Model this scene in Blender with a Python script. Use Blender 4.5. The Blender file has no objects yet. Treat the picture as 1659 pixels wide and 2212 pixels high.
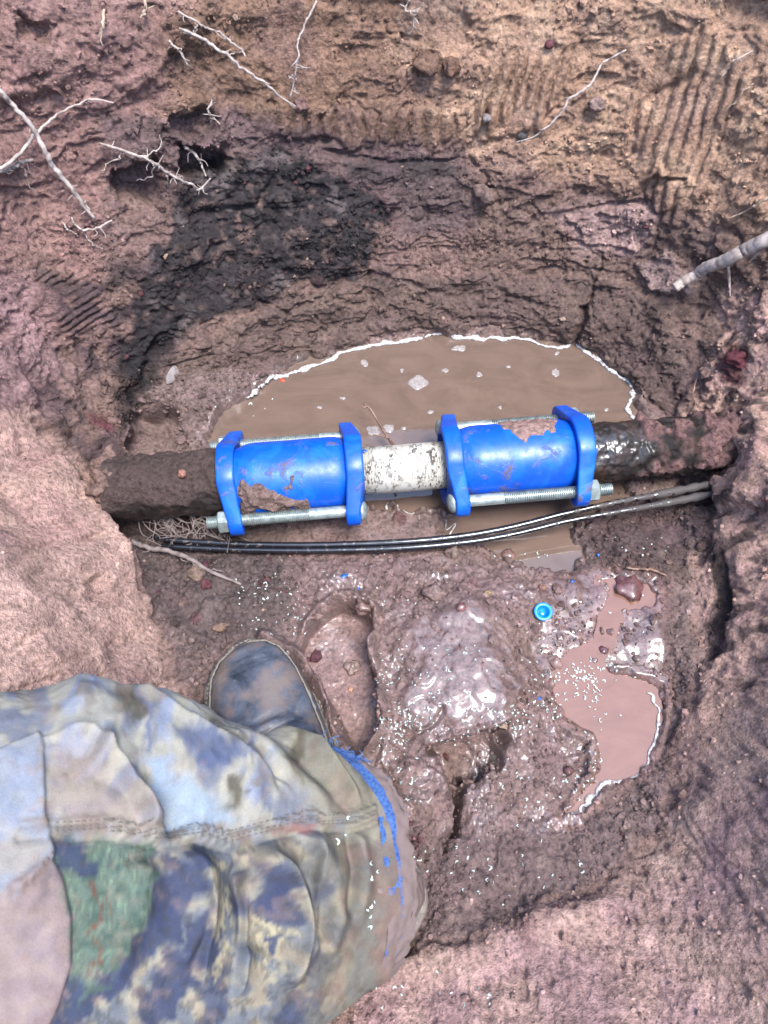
import bpy, bmesh, math, random
import numpy as np
from mathutils import Vector, Matrix

random.seed(7)
rng = np.random.default_rng(7)
scene = bpy.context.scene
col = scene.collection

# ------------------------------------------------------------------ camera
D0 = 0.75                                   # camera to the pipe, metres
PITCH = math.radians(60.0)
CAM = np.array([0.0, -0.375, 0.65])
FWD = np.array([0.0, math.cos(PITCH), -math.sin(PITCH)])
UPV = np.array([0.0, math.sin(PITCH), math.cos(PITCH)])
RGT = np.array([1.0, 0.0, 0.0])
cam_data = bpy.data.cameras.new('camera')
cam = bpy.data.objects.new('camera', cam_data)
col.objects.link(cam)
cam.location = CAM
cam.rotation_euler = (math.radians(90) - PITCH, 0, 0)
cam_data.lens = 27.0
cam_data.sensor_width = 36.0
cam_data.clip_start = 0.01
cam_data.clip_end = 200.0
cam_data.dof.use_dof = True
cam_data.dof.focus_distance = 0.74
cam_data.dof.aperture_fstop = 14.0
scene.camera = cam

# ------------------------------------------------------------------ world, sun, exposure
SUN_EL, SUN_AZ = math.radians(70), math.radians(142)
world = bpy.data.worlds.new('World')
scene.world = world
world.use_nodes = True
wn = world.node_tree
wn.nodes.clear()
w_out = wn.nodes.new('ShaderNodeOutputWorld')
w_bg = wn.nodes.new('ShaderNodeBackground')
w_sky = wn.nodes.new('ShaderNodeTexSky')
w_sky.sky_type = 'NISHITA'
w_sky.sun_disc = False
w_sky.sun_elevation = SUN_EL
w_sky.sun_rotation = SUN_AZ
w_sky.dust_density = 1.2
w_sky.air_density = 1.0
w_bg.inputs['Strength'].default_value = 0.13
wn.links.new(w_sky.outputs[0], w_bg.inputs[0])
wn.links.new(w_bg.outputs[0], w_out.inputs[0])
sun_data = bpy.data.lights.new('sun', 'SUN')
sun_data.energy = 1.5
sun_data.angle = math.radians(22)
sun_data.color = (1.0, 0.97, 0.93)
sun = bpy.data.objects.new('sun', sun_data)
col.objects.link(sun)
sd = Vector((math.sin(SUN_AZ) * math.cos(SUN_EL), math.cos(SUN_AZ) * math.cos(SUN_EL), math.sin(SUN_EL)))
sun.rotation_euler = sd.to_track_quat('Z', 'Y').to_euler()
sun.location = sd * 5
scene.view_settings.view_transform = 'Standard'
scene.view_settings.look = 'None'
scene.view_settings.gamma = 1.0
scene.view_settings.use_curve_mapping = False
scene.view_settings.exposure = 2.6

# ------------------------------------------------------------------ survey helpers
# The photograph was surveyed on a 1659 x 2212 grid: a surveyed direction meets a known height (z) or wall (x, y).
FPX, CX, CY = 1659.0, 829.5, 1106.0
def ray(px, py):
    return FWD + RGT * ((px - CX) / FPX) + UPV * ((CY - py) / FPX)
def P(px, py, z=None, x=None, y=None, t=None):
    r = ray(px, py)
    if z is not None: k = (z - CAM[2]) / r[2]
    elif x is not None: k = (x - CAM[0]) / r[0]
    elif y is not None: k = (y - CAM[1]) / r[1]
    else: k = t
    return CAM + r * k
def survey(p):                                # world points (N,3) -> survey grid
    q = p - CAM
    t = q @ FWD
    return CX + FPX * (q @ RGT) / t, CY - FPX * (q @ UPV) / t, t

# ------------------------------------------------------------------ noise
_perm = np.random.default_rng(3).permutation(256).astype(np.int32)
_perm = np.concatenate([_perm, _perm, _perm])
_g = np.random.default_rng(4).normal(size=(256, 3)); _g /= np.linalg.norm(_g, axis=1)[:, None]
_g = _g.astype(np.float32)
_gx, _gy, _gz = [np.ascontiguousarray(_g[:, k]) for k in range(3)]
def noise3(p, scale=1.0, seed=0, st=(1, 1, 1)):
    """gradient noise about -0.7..0.7; p (N,3); scale = feature size in metres"""
    x = (p[:, 0] / (scale * st[0]) + 17.3 * seed + 60).astype(np.float32)
    y = (p[:, 1] / (scale * st[1]) + 5.7 * seed + 60).astype(np.float32)
    z = (p[:, 2] / (scale * st[2]) + 9.1 * seed + 60).astype(np.float32)
    xi = np.floor(x).astype(np.int32); yi = np.floor(y).astype(np.int32); zi = np.floor(z).astype(np.int32)
    fx = x - xi; fy = y - yi; fz = z - zi
    u = fx * fx * fx * (fx * (fx * 6 - 15) + 10)
    v = fy * fy * fy * (fy * (fy * 6 - 15) + 10)
    w = fz * fz * fz * (fz * (fz * 6 - 15) + 10)
    xi &= 255; yi &= 255; zi &= 255
    def c(dx, dy, dz):
        h = _perm[_perm[_perm[xi + dx] + yi + dy] + zi + dz]
        return _gx[h] * (fx - dx) + _gy[h] * (fy - dy) + _gz[h] * (fz - dz)
    a = c(0, 0, 0); a += u * (c(1, 0, 0) - a)
    b = c(0, 1, 0); b += u * (c(1, 1, 0) - b)
    a += v * (b - a)
    e = c(0, 0, 1); e += u * (c(1, 0, 1) - e)
    f = c(0, 1, 1); f += u * (c(1, 1, 1) - f)
    e += v * (f - e)
    return a + w * (e - a)
def fbm(p, scale, octv=3, seed=0, gain=0.5, st=(1, 1, 1)):
    s = 0; a = 1.0
    for k in range(octv):
        s = s + a * noise3(p, scale / 2 ** k, seed + k * 3.1, st); a *= gain
    return s
_wj = np.random.default_rng(11).random((256, 3)).astype(np.float32)
def worley2(a, b, scale, seed=0):
    """distance to the nearest jittered cell point, its random value (2D)"""
    x = (a / scale + 300 + 7.7 * seed).astype(np.float32); y = (b / scale + 300 + 3.3 * seed).astype(np.float32)
    xi = np.floor(x).astype(np.int32); yi = np.floor(y).astype(np.int32)
    best = np.full(x.shape, 9, np.float32); val = np.zeros_like(best)
    for dx in (-1, 0, 1):
        for dy in (-1, 0, 1):
            h = _perm[_perm[(xi + dx) & 255] + ((yi + dy) & 255)]
            d = (xi + dx + _wj[h, 0] - x) ** 2 + (yi + dy + _wj[h, 1] - y) ** 2
            m = d < best
            best[m] = d[m]; val[m] = _wj[h, 2][m]
    return np.sqrt(best), val
def ss(e0, e1, x):
    t = np.clip((x - e0) / (e1 - e0), 0, 1)
    return t * t * (3 - 2 * t)
def seg_dist(X, Y, pts, closed=False):
    """distance from grid points to a polyline, signed side of nearest segment, position along it"""
    best = np.full(X.shape, 1e9, np.float32); side = np.zeros_like(best); along = np.zeros_like(best)
    n = len(pts)
    acc = 0.0
    for i in range(n if closed else n - 1):
        x0, y0 = pts[i]; x1, y1 = pts[(i + 1) % n]
        dx, dy = x1 - x0, y1 - y0; L2 = dx * dx + dy * dy
        t = np.clip(((X - x0) * dx + (Y - y0) * dy) / L2, 0, 1)
        ex = X - (x0 + t * dx); ey = Y - (y0 + t * dy)
        d = np.sqrt(ex * ex + ey * ey)
        m = d < best
        best[m] = d[m]
        side[m] = (dx * (Y - y0) - dy * (X - x0))[m]
        along[m] = (acc + t * math.sqrt(L2))[m]
        acc += math.sqrt(L2)
    return best, side, along
def poly_sd(X, Y, pts):
    """signed distance to a closed polygon, positive inside"""
    d, _, _ = seg_dist(X, Y, pts, True)
    ins = np.zeros(X.shape, bool)
    n = len(pts)
    for i in range(n):
        x0, y0 = pts[i]; x1, y1 = pts[(i + 1) % n]
        if y0 == y1: continue
        c = ((y0 > Y) != (y1 > Y)) & (X < (x1 - x0) * (Y - y0) / (y1 - y0) + x0)
        ins ^= c
    return np.where(ins, d, -d)
def spline(pts, n, closed=False):
    """Catmull-Rom through points (any dimension), n samples"""
    p = np.array(pts, float)
    m = len(p)
    if closed: q = np.vstack([p[-1], p, p[0], p[1]]); segs = m
    else: q = np.vstack([2 * p[0] - p[1], p, 2 * p[-1] - p[-2]]); segs = m - 1
    t = np.linspace(0, segs, n, endpoint=not closed)
    i = np.minimum(t.astype(int), segs - 1); f = (t - i)[:, None]
    a, b, c, d = q[i], q[i + 1], q[i + 2], q[i + 3]
    return 0.5 * ((2 * b) + (c - a) * f + (2 * a - 5 * b + 4 * c - d) * f ** 2 + (3 * b - a - 3 * c + d) * f ** 3)

def srgb(r, g, b):
    f = lambda c: (c / 255) / 12.92 if c / 255 <= 0.04045 else ((c / 255 + 0.055) / 1.055) ** 2.4
    return (f(r), f(g), f(b))

# ------------------------------------------------------------------ object helpers
def link(name, me, mat=None, parent=None):
    o = bpy.data.objects.new(name, me)
    col.objects.link(o)
    if mat is not None: me.materials.append(mat)
    if parent is not None: o.parent = parent
    return o
def tag(o, label=None, cat=None, group=None, kind=None):
    if label: o['label'] = label
    if cat: o['category'] = cat
    if group: o['group'] = group
    if kind: o['kind'] = kind
    return o
def empty(name, loc=(0, 0, 0)):
    o = bpy.data.objects.new(name, None); col.objects.link(o)
    o.empty_display_size = 0.01
    o.location = loc
    bpy.context.view_layer.update()
    return o
def mesh_np(name, v, f, smooth=True):
    """mesh from vertex array (N,3) and face array (M,3 or 4)"""
    me = bpy.data.meshes.new(name)
    f = np.asarray(f, np.int32); k = f.shape[1]
    me.vertices.add(len(v)); me.vertices.foreach_set('co', np.asarray(v, np.float32).ravel())
    me.loops.add(f.size); me.loops.foreach_set('vertex_index', f.ravel())
    me.polygons.add(len(f))
    me.polygons.foreach_set('loop_start', np.arange(0, f.size, k, dtype=np.int32))
    me.polygons.foreach_set('loop_total', np.full(len(f), k, np.int32))
    me.polygons.foreach_set('use_smooth', np.full(len(f), smooth, bool))
    me.update(calc_edges=True)
    return me
def set_col(me, name, c):
    at = me.attributes.new(name, 'FLOAT_COLOR', 'POINT')
    a = np.ones((len(me.vertices), 4), np.float32); a[:, :3] = c
    at.data.foreach_set('color', a.ravel())
def set_f(me, name, v):
    at = me.attributes.new(name, 'FLOAT', 'POINT')
    at.data.foreach_set('value', np.asarray(v, np.float32))
def grid_faces(nr, nc, wrap=False):
    r = np.arange(nr - 1)[:, None]; cN = nc if wrap else nc - 1
    c = np.arange(cN)[None, :]; c1 = (c + 1) % nc
    return np.stack([r * nc + c, r * nc + c1, (r + 1) * nc + c1, (r + 1) * nc + c], -1).reshape(-1, 4)
class MB:
    """collects several shells into one mesh"""
    def __init__(s): s.v = []; s.f = []; s.n = 0
    def add(s, v, faces):
        s.v.extend([tuple(q) for q in v]); s.f.extend([tuple(int(i) + s.n for i in q) for q in faces]); s.n += len(v)
    def build(s, name, mat, parent=None, smooth=True, at=None):
        me = bpy.data.meshes.new(name)
        v = s.v
        if at is not None: v = [(a - at[0], b - at[1], c - at[2]) for a, b, c in v]
        me.from_pydata(v, [], s.f); me.update()
        if smooth: me.polygons.foreach_set('use_smooth', [True] * len(me.polygons))
        o = link(name, me, mat, parent)
        if at is not None and parent is None: o.location = at
        return o
def frames(c):
    """rotation-minimising frames along a path (N,3)"""
    t = np.gradient(c, axis=0); t /= np.linalg.norm(t, axis=1)[:, None] + 1e-12
    n = np.cross(t[0], [0.13, 0.2, 1.0]); n /= np.linalg.norm(n)
    N = [n]
    for i in range(1, len(c)):
        n = N[-1] - t[i] * (N[-1] @ t[i]); n /= np.linalg.norm(n); N.append(n)
    N = np.array(N); B = np.cross(t, N)
    return t, N, B
def tube(path, rad, seg=8, rough=0.0, seed=0):
    """tapered closed tube; returns verts, faces"""
    c = np.array(path, float); n = len(c)
    r = np.broadcast_to(np.asarray(rad, float), (n,))
    t, N, B = frames(c)
    th = np.linspace(0, 2 * math.pi, seg, endpoint=False)
    rr = r[:, None] * np.ones((1, seg))
    if rough:
        g = np.random.default_rng(seed)
        rr = rr * (1 + rough * g.normal(size=(n, 1)) * .6 + rough * g.normal(size=(n, seg)))
    v = c[:, None] + rr[..., None] * (N[:, None] * np.cos(th)[None, :, None] + B[:, None] * np.sin(th)[None, :, None])
    v = v.reshape(-1, 3)
    f = [tuple(q) for q in grid_faces(n, seg, True)]
    k = len(v)
    v = np.vstack([v, c[0] - t[0] * r[0] * .5, c[-1] + t[-1] * r[-1] * .5])
    for i in range(seg):
        j = (i + 1) % seg
        f.append((k, j, i)); f.append((k + 1, (n - 1) * seg + i, (n - 1) * seg + j))
    return v, f
def lathe(prof, o, ax, seg=32, closed=False):
    """revolve (axial, radius) profile about axis ax from o"""
    ax = np.array(ax, float) / np.linalg.norm(ax)
    n = np.cross(ax, [0, 0, 1.0]); n /= np.linalg.norm(n); b = np.cross(n, ax)
    th = np.linspace(0, 2 * math.pi, seg, endpoint=False)
    v = []
    for a, r in prof:
        for q in th: v.append(np.array(o) + ax * a + r * (n * math.cos(q) + b * math.sin(q)))
    f = [tuple(q) for q in grid_faces(len(prof), seg, True)]
    if closed:
        m = len(prof)
        f += [((m - 1) * seg + i, (m - 1) * seg + (i + 1) % seg, (i + 1) % seg, i) for i in range(seg)]
    return np.array(v), f

# ------------------------------------------------------------------ materials
def new_mat(name):
    m = bpy.data.materials.new(name); m.use_nodes = True
    nt = m.node_tree
    return m, nt, nt.nodes['Principled BSDF']
def N_(nt, kind, **kw):
    n = nt.nodes.new(kind)
    for k, v in kw.items():
        if k in n.inputs: n.inputs[k].default_value = v
        else: setattr(n, k, v)
    return n
def mathn(nt, op, a, b=None, clamp=False):
    n = nt.nodes.new('ShaderNodeMath'); n.operation = op; n.use_clamp = clamp
    for i, q in enumerate((a, b)):
        if q is None: continue
        if hasattr(q, 'is_output'): nt.links.new(q, n.inputs[i])
        else: n.inputs[i].default_value = q
    return n.outputs[0]
def mixc(nt, fac, a, b, mode='MIX'):
    n = nt.nodes.new('ShaderNodeMix'); n.data_type = 'RGBA'; n.blend_type = mode
    for s, q in ((n.inputs[0], fac), (n.inputs[6], a), (n.inputs[7], b)):
        if hasattr(q, 'is_output'): nt.links.new(q, s)
        elif isinstance(q, (int, float)): s.default_value = q
        else: s.default_value = (*q, 1) if len(q) == 3 else q
    return n.outputs[2]
def ramp(nt, src, stops):
    n = nt.nodes.new('ShaderNodeValToRGB')
    e = n.color_ramp.elements
    while len(e) < len(stops): e.new(0.5)
    for k, (p, c) in enumerate(stops):
        e[k].position = p; e[k].color = (*c, 1) if not isinstance(c, (int, float)) else (c, c, c, 1)
    nt.links.new(src, n.inputs[0])
    return n.outputs[0]
def tex(nt, kind, scale, co=None, detail=4.0, rough=0.55):
    n = nt.nodes.new(kind)
    n.inputs['Scale'].default_value = scale
    if 'Detail' in n.inputs: n.inputs['Detail'].default_value = detail
    if 'Roughness' in n.inputs and kind == 'ShaderNodeTexNoise': n.inputs['Roughness'].default_value = rough
    if co is None:
        co = nt.nodes.new('ShaderNodeTexCoord').outputs['Object']
    nt.links.new(co, n.inputs['Vector'])
    return n
def attr(nt, name):
    n = nt.nodes.new('ShaderNodeAttribute'); n.attribute_name = name
    return n

def soil_material(name, flat=None):
    """damp earth: colour and wetness come with the mesh, grain and gloss from noise"""
    m, nt, b = new_mat(name)
    geo = nt.nodes.new('ShaderNodeNewGeometry').outputs['Position']
    n1 = tex(nt, 'ShaderNodeTexNoise', 260, geo, 5, .65)
    n2 = tex(nt, 'ShaderNodeTexNoise', 900, geo, 3, .6)
    n3 = tex(nt, 'ShaderNodeTexNoise', 55, geo, 4, .6)
    base = attr(nt, 'col').outputs['Color'] if flat is None else flat
    wet = attr(nt, 'wet').outputs['Fac'] if flat is None else None
    c = mixc(nt, 1.0, base, ramp(nt, n1.outputs['Fac'], [(.28, .38), (.5, 1.0), (.74, 1.55)]), 'MULTIPLY')
    c = mixc(nt, 1.0, c, ramp(nt, n3.outputs['Fac'], [(.3, .82), (.5, 1.0), (.72, 1.14)]), 'MULTIPLY')
    # dark specks and pale grit
    vor = tex(nt, 'ShaderNodeTexVoronoi', 330, geo)
    sp = nt.nodes.new('ShaderNodeSeparateColor'); nt.links.new(vor.outputs['Color'], sp.inputs[0])
    near = ramp(nt, vor.outputs['Distance'], [(.22, 1.0), (.34, 0.0)])
    drk = mathn(nt, 'MULTIPLY', near, ramp(nt, sp.outputs[0], [(.86, 0.0), (.9, 1.0)]))
    pal = mathn(nt, 'MULTIPLY', near, ramp(nt, sp.outputs[1], [(.93, 0.0), (.96, 1.0)]))
    c = mixc(nt, mathn(nt, 'MULTIPLY', drk, .55), c, (.045, .022, .022))
    c = mixc(nt, mathn(nt, 'MULTIPLY', pal, .6), c, (.5, .42, .38))
    nt.links.new(c, b.inputs['Base Color'])
    hgt = mathn(nt, 'ADD', mathn(nt, 'MULTIPLY', n1.outputs['Fac'], 1.0), mathn(nt, 'MULTIPLY', n2.outputs['Fac'], .45))
    bump = nt.nodes.new('ShaderNodeBump'); bump.inputs['Distance'].default_value = 0.0046
    nt.links.new(hgt, bump.inputs['Height'])
    if wet is not None:
        r = mathn(nt, 'ADD', mathn(nt, 'MULTIPLY', wet, -.50), .92)
        r = mathn(nt, 'ADD', r, mathn(nt, 'MULTIPLY', mathn(nt, 'SUBTRACT', n3.outputs['Fac'], .5), .35), True)
        nt.links.new(r, b.inputs['Roughness'])
        nt.links.new(mathn(nt, 'ADD', mathn(nt, 'MULTIPLY', wet, .34), .10), b.inputs['Specular IOR Level'])
        nt.links.new(mathn(nt, 'SUBTRACT', 1.0, mathn(nt, 'MULTIPLY', wet, .72)), bump.inputs['Strength'])
        nt.links.new(mathn(nt, 'MULTIPLY', ramp(nt, wet, [(.55, 0.0), (.9, 1.0)]), .8), b.inputs['Coat Weight'])
        b.inputs['Coat Roughness'].default_value = 0.21; b.inputs['Coat IOR'].default_value = 1.55
    else:
        b.inputs['Roughness'].default_value = .75
        bump.inputs['Strength'].default_value = .8
    nt.links.new(bump.outputs[0], b.inputs['Normal'])
    return m
# ------------------------------------------------------------------ the pit: one surveyed earth surface
ZW, ZP = -0.020, -0.002                          # level of the pool behind the pipe, of the puddle in front
outline = [  # px, py, z, kind
 (235,1040,.0,'L'),(255,930,.0,'L'),(325,835,.01,'K'),(470,795,.0,'B'),(620,765,-.015,'B'),(800,735,-.015,'B'),(960,712,-.015,'B'),
 (1100,722,-.015,'B'),(1240,738,-.015,'B'),(1340,790,-.015,'B'),(1400,860,-.015,'B'),(1480,930,.0,'R'),(1550,985,.01,'R'),
 (1535,1080,.01,'R'),(1505,1200,.01,'R'),(1520,1350,.01,'R'),(1490,1500,.01,'R'),(1450,1620,.005,'R'),(1420,1760,.015,'R'),
 (1300,1900,.02,'F'),(1120,1985,.02,'F'),(900,2075,.02,'F'),(700,2150,.02,'F'),(480,2180,.02,'F'),
 (330,1900,.03,'L'),(370,1650,.03,'L'),(415,1480,.02,'L'),(340,1330,.015,'L'),(285,1210,.01,'L')]
lift = {'B': [(.05,.028),(.13,.07),(.29,.135),(.48,.21)], 'K': [(.05,.03),(.13,.07),(.29,.135),(.48,.21)],
        'L': [(.05,.028),(.12,.06),(.26,.125),(.48,.25)], 'R': [(.05,.026),(.12,.06),(.26,.125),(.48,.26)],
        'F': [(.03,.04),(.075,.11),(.13,.22),(.22,.45)]}
base_pts = [P(a, b, z=z) for a, b, z, k in outline]
ctrl = list(base_pts)
cen = np.mean(base_pts, axis=0)
no = len(outline)
for i in range(no):
    tng = base_pts[(i + 1) % no] - base_pts[i - 1]
    nrm = np.array([tng[1], -tng[0], 0.0]); nrm /= np.linalg.norm(nrm)
    if nrm @ (base_pts[i] - cen) < 0: nrm = -nrm
    for dz, off in lift[outline[i][3]]:
        ctrl.append(base_pts[i] + nrm * off + np.array([0, 0, dz]))
inner = [ # floor heights
 (900,850,-.055),(1100,800,-.05),(700,880,-.05),(1270,850,-.05),(590,950,-.045),(900,960,-.055),(1180,960,-.05),(1120,1110,-.045),(1020,1080,-.045),
 (760,1050,-.04),(600,1050,-.03),(430,1060,-.01),(420,900,.0),(520,870,-.012),(340,1000,-.012),(1400,1000,-.03),(1330,1090,-.03),(1450,1100,-.01),
 (860,1140,-.012),(960,1150,-.014),(700,1160,-.004),(500,1160,-.004),(350,1160,-.002),
 (1150,1180,-.035),(1080,1180,-.03),(1230,1190,-.025),(1330,1160,.002),(1420,1180,.006),
 (400,1280,.012),(560,1260,.01),(700,1240,.006),(880,1220,.004),(1000,1230,.004),(1130,1250,.003),(1240,1270,.0),
 (520,1380,.014),(640,1340,.010),(600,1480,.012),(720,1420,.004),(740,1560,.002),(860,1360,.012),(960,1330,.016),(1060,1380,.018),(980,1450,.024),(1050,1510,.022),(900,1520,.018),
 (1140,1380,.004),(1150,1480,.002),(1180,1580,.004),(1310,1300,-.004),(1340,1400,-.004),(1240,1480,-.006),(1320,1560,-.012),(1350,1630,-.012),(1270,1690,-.008),
 (1400,1400,.004),(1440,1320,.006),(1120,1640,.006),(1000,1640,.004),(880,1650,.014),(900,1780,.012),(1000,1780,.004),(1120,1780,.008),(1210,1800,.005),(1320,1780,.012),
 (980,1900,.012),(1150,1880,.014),(850,1980,.012),(1300,1830,.016),(760,1750,.004),(600,1700,.006),(600,1900,.012)]
ctrl += [P(a, b, z=z) for a, b, z in inner]
ctrl = np.array(ctrl)
ORG = CAM + FWD * D0
def to_t(p):
    q = p - ORG
    return q @ RGT, q @ UPV, -(q @ FWD)
ca, cb, cw = to_t(ctrl)
def tk(r2): return 0.5 * r2 * np.log(r2 + 1e-9)
nC = len(ca)
K = tk((ca[:, None] - ca) ** 2 + (cb[:, None] - cb) ** 2) + np.eye(nC) * 2e-4
Q = np.stack([np.ones(nC), ca, cb], 1)
M = np.zeros((nC + 3, nC + 3)); M[:nC, :nC] = K; M[:nC, nC:] = Q; M[nC:, :nC] = Q.T
sol = np.linalg.solve(M, np.concatenate([cw, np.zeros(3)]))
def tps(a, b):
    out = sol[nC] + sol[nC + 1] * a + sol[nC + 2] * b
    for k in range(nC):
        out = out + sol[k] * tk((a - ca[k]) ** 2 + (b - cb[k]) ** 2)
    return out
QUAL = globals().get('QUAL', 1.0)
NC, NR = int(860 * QUAL), int(1140 * QUAL)
def padded(lo, hi, n, far):
    core = np.linspace(lo, hi, n); st = core[1] - core[0]
    ext = []; s = st; x = 0
    while x < far:
        s *= 1.28; x += s; ext.append(x)
    ext = np.array(ext)
    return np.concatenate([lo - ext[::-1], core, hi + ext]), len(ext)
bb, padb = padded(-.40, .66, NR, 5.0)
sN, pads = padded(-1, 1, NC, 10.0)
hw = np.interp(bb, [-.40, .66], [.295, .60])
Bg = np.repeat(bb[:, None], len(sN), 1)
Ag = sN[None, :] * hw[:, None]
nr, nc_ = Ag.shape
A = Ag.ravel(); B = Bg.ravel()
W = tps(A, B)
# level ground round the pit
GZ = 0.46
wg = (GZ - ORG[2] - UPV[2] * B) / (-FWD[2])
k_ = 0.02
h_ = np.clip(.5 + .5 * (wg - W) / k_, 0, 1)
W = wg + (W - wg) * h_ - k_ * h_ * (1 - h_)
far_ = ss(.25, .7, np.maximum(np.abs(A) - .52, np.maximum(B - .58, -B - .40)))
W = W * (1 - far_) + wg * far_
def world_of(A, B, W): return ORG + A[:, None] * RGT + B[:, None] * UPV - W[:, None] * FWD
V = world_of(A, B, W)
def normals(V):
    G = V.reshape(nr, nc_, 3)
    du = np.gradient(G, axis=1); dv = np.gradient(G, axis=0)
    n = np.cross(du, dv); n /= np.linalg.norm(n, axis=2)[..., None] + 1e-12
    return n.reshape(-1, 3)
Nn = normals(V)
SX, SY, ST = survey(V)
SX = np.where(ST > .1, SX, 5000.).astype(np.float32); SY = np.where(ST > .1, SY, 5000.).astype(np.float32)
# ------------------------------------------------------------------ relief of the pit
wx = fbm(V, .035, 3, 1); wy = fbm(V, .035, 3, 2)
wf = noise3(V, .008, 5)
X = SX + 34 * wx + 8 * wf; Y = SY + 34 * wy + 8 * wf       # ragged zone borders
def zone(pts, feather=12, raw=False):
    d = poly_sd(SX, SY, pts) if raw else poly_sd(X, Y, pts)
    return ss(-feather, feather, d)
def near_line(pts, width, raw=False):
    d, s, a = seg_dist(SX, SY, pts) if raw else seg_dist(SX + 10 * wx, SY + 10 * wy, pts)
    return np.exp(-(d / width) ** 2), s
Z_POOL = [(455,905),(470,880),(500,862),(530,855),(555,830),(590,812),(625,800),(690,780),(740,757),(800,745),(855,735),(905,728),(950,716),(965,712),
 (1000,722),(1050,733),(1110,724),(1160,738),(1205,745),(1232,736),(1250,740),(1275,765),(1310,785),(1345,810),(1365,830),(1370,855),(1360,880),(1378,905),(1392,950),
 (1370,1000),(1330,1060),(1290,1100),(1253,1131),(1208,1148),(1222,1166),(1250,1190),(1253,1216),(1213,1228),(1153,1220),(1078,1203),(1028,1183),(990,1160),(973,1141),
 (928,1121),(880,1114),(860,1088),(838,1104),(812,1122),(795,1110),(780,1085),(700,1080),(600,1060),(520,1010),(460,965),(436,935)]
Z_PUD = [(1292,1255),(1320,1262),(1308,1300),(1300,1340),(1290,1390),(1240,1410),(1205,1445),(1190,1495),(1225,1560),(1285,1600),(1305,1660),(1268,1720),(1240,1745),(1222,1778),
 (1245,1770),(1275,1740),(1315,1702),(1380,1672),(1412,1615),(1425,1540),(1412,1492),(1370,1470),(1310,1455),(1290,1430),(1320,1390),(1330,1340),(1375,1312),(1408,1310),(1418,1280),(1395,1250),(1350,1240)]
Z_FOOT = [(748,1306),(781,1316),(803,1332),(808,1370),(798,1423),(812,1486),(826,1530),(810,1590),(765,1640),(735,1560),(705,1500),(664,1450),(653,1410),(666,1366),(698,1330),(725,1310)]
Z_MOUND = [(850,1330),(960,1285),(1080,1330),(1105,1420),(1130,1500),(1090,1552),(1000,1572),(930,1602),(860,1590),(842,1500),(850,1420)]
Z_CAVE = [(935,1608),(985,1582),(1040,1568),(1088,1552),(1104,1640),(1060,1700),(1010,1690),(1000,1800),(965,1830),(955,1690)]
Z_FLOOR = [(240,1050),(300,1230),(350,1350),(430,1500),(430,2100),(880,2075),(1120,1985),(1300,1900),(1420,1760),(1470,1580),(1500,1400),(1500,1200),(1540,1060),(1480,930),(1400,860),(470,800),(330,840),(250,940)]
Z_WET = [(600,1170),(780,1140),(1260,1230),(1440,1240),(1430,1500),(1440,1640),(1230,1800),(900,1840),(760,1700),(600,1500),(640,1330)]
Z_LEFT = [(-400,880),(60,880),(180,1020),(250,1150),(300,1290),(420,1490),(420,2400),(-400,2400)]
Z_FRONT = [(420,2200),(760,2150),(900,2085),(1180,2000),(1400,1900),(1450,1760),(1520,1600),(1659,1480),(2200,1500),(2200,2800),(300,2800)]
Z_BAND = [(440,740),(330,780),(300,850),(400,900),(560,830),(800,735),(960,705),(1240,735),(1400,860),(1490,900),(1500,760),(1400,640),(1250,590),(1000,600),(800,585),(700,610),(600,650)]
Z_GLEY = [(400,420),(470,350),(600,330),(760,390),(850,470),(800,540),(770,590),(650,612),(560,662),(440,680),(350,745),(300,840),(255,800),(290,690),(330,560),(370,480)]
Z_TAN = [(860,90),(1080,-60),(1400,-300),(2200,-300),(2200,560),(1640,520),(1420,430),(1180,370),(1030,330),(930,250)]
GRV = [ # tool-tooth bands: outline, across direction (dx per dy), period, amplitude
 ([(1045,140),(1180,60),(1240,120),(1200,240),(1110,280),(1020,300),(1040,220)], -.30, 25, .0028),
 ([(1365,240),(1400,140),(1480,60),(1540,60),(1640,140),(1560,330),(1470,500),(1400,470),(1370,330)], -.30, 29, .0019),
 ([(880,-40),(1010,-40),(1010,110),(890,90)], -.02, 25, .0028),
 ([(550,250),(990,235),(1010,300),(800,312),(560,300)], -.04, 32, .0026),
 ([(1030,225),(1190,235),(1180,290),(1010,290)], -.06, 26, .0026),
 ([(40,600),(180,590),(260,700),(140,720)], -1.6, 30, .0016),
 ([(560,10),(700,20),(720,230),(600,240)], .06, 40, .0012)]
floor_ = zone(Z_FLOOR, 14)
wetz = zone(Z_WET, 30)
foot = zone(Z_FOOT, 5, True); foot_w = ss(-8, 10, poly_sd(SX + 9 * wx, SY + 9 * wy, Z_FOOT))
mx, my = SX + 50 * wx, SY + 50 * wy
gb = lambda x, y, r, q=1.0: np.exp(-(((mx - x) / r) ** 2 + ((my - y) / (r * q)) ** 2))
mound_h = .011 * gb(935, 1400, 80, 1.2) + .013 * gb(1050, 1450, 66, 1.1) + .008 * gb(1000, 1335, 66, .7) + .010 * gb(890, 1520, 55, 1.1) + .012 * gb(1085, 1520, 40) + .009 * gb(985, 1530, 60, .7)
mound = np.clip(ss(.0035, .010, mound_h), 0, 1)
cave = ss(-4, 22, poly_sd(SX + 60 * wx + 14 * wf, SY + 60 * wy + 14 * wf, Z_CAVE))
left_ = zone(Z_LEFT, 20); front_ = zone(Z_FRONT, 40)
band_ = zone(Z_BAND, 10); gley = zone(Z_GLEY, 14); tan_ = zone(Z_TAN, 75)
wk = 1 + 3.2 * ss(1000, 1090, SY)
sdp = poly_sd(SX + (10 * wx + 5 * wf) * wk, SY + (10 * wy + 5 * wf) * wk, Z_POOL)
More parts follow.
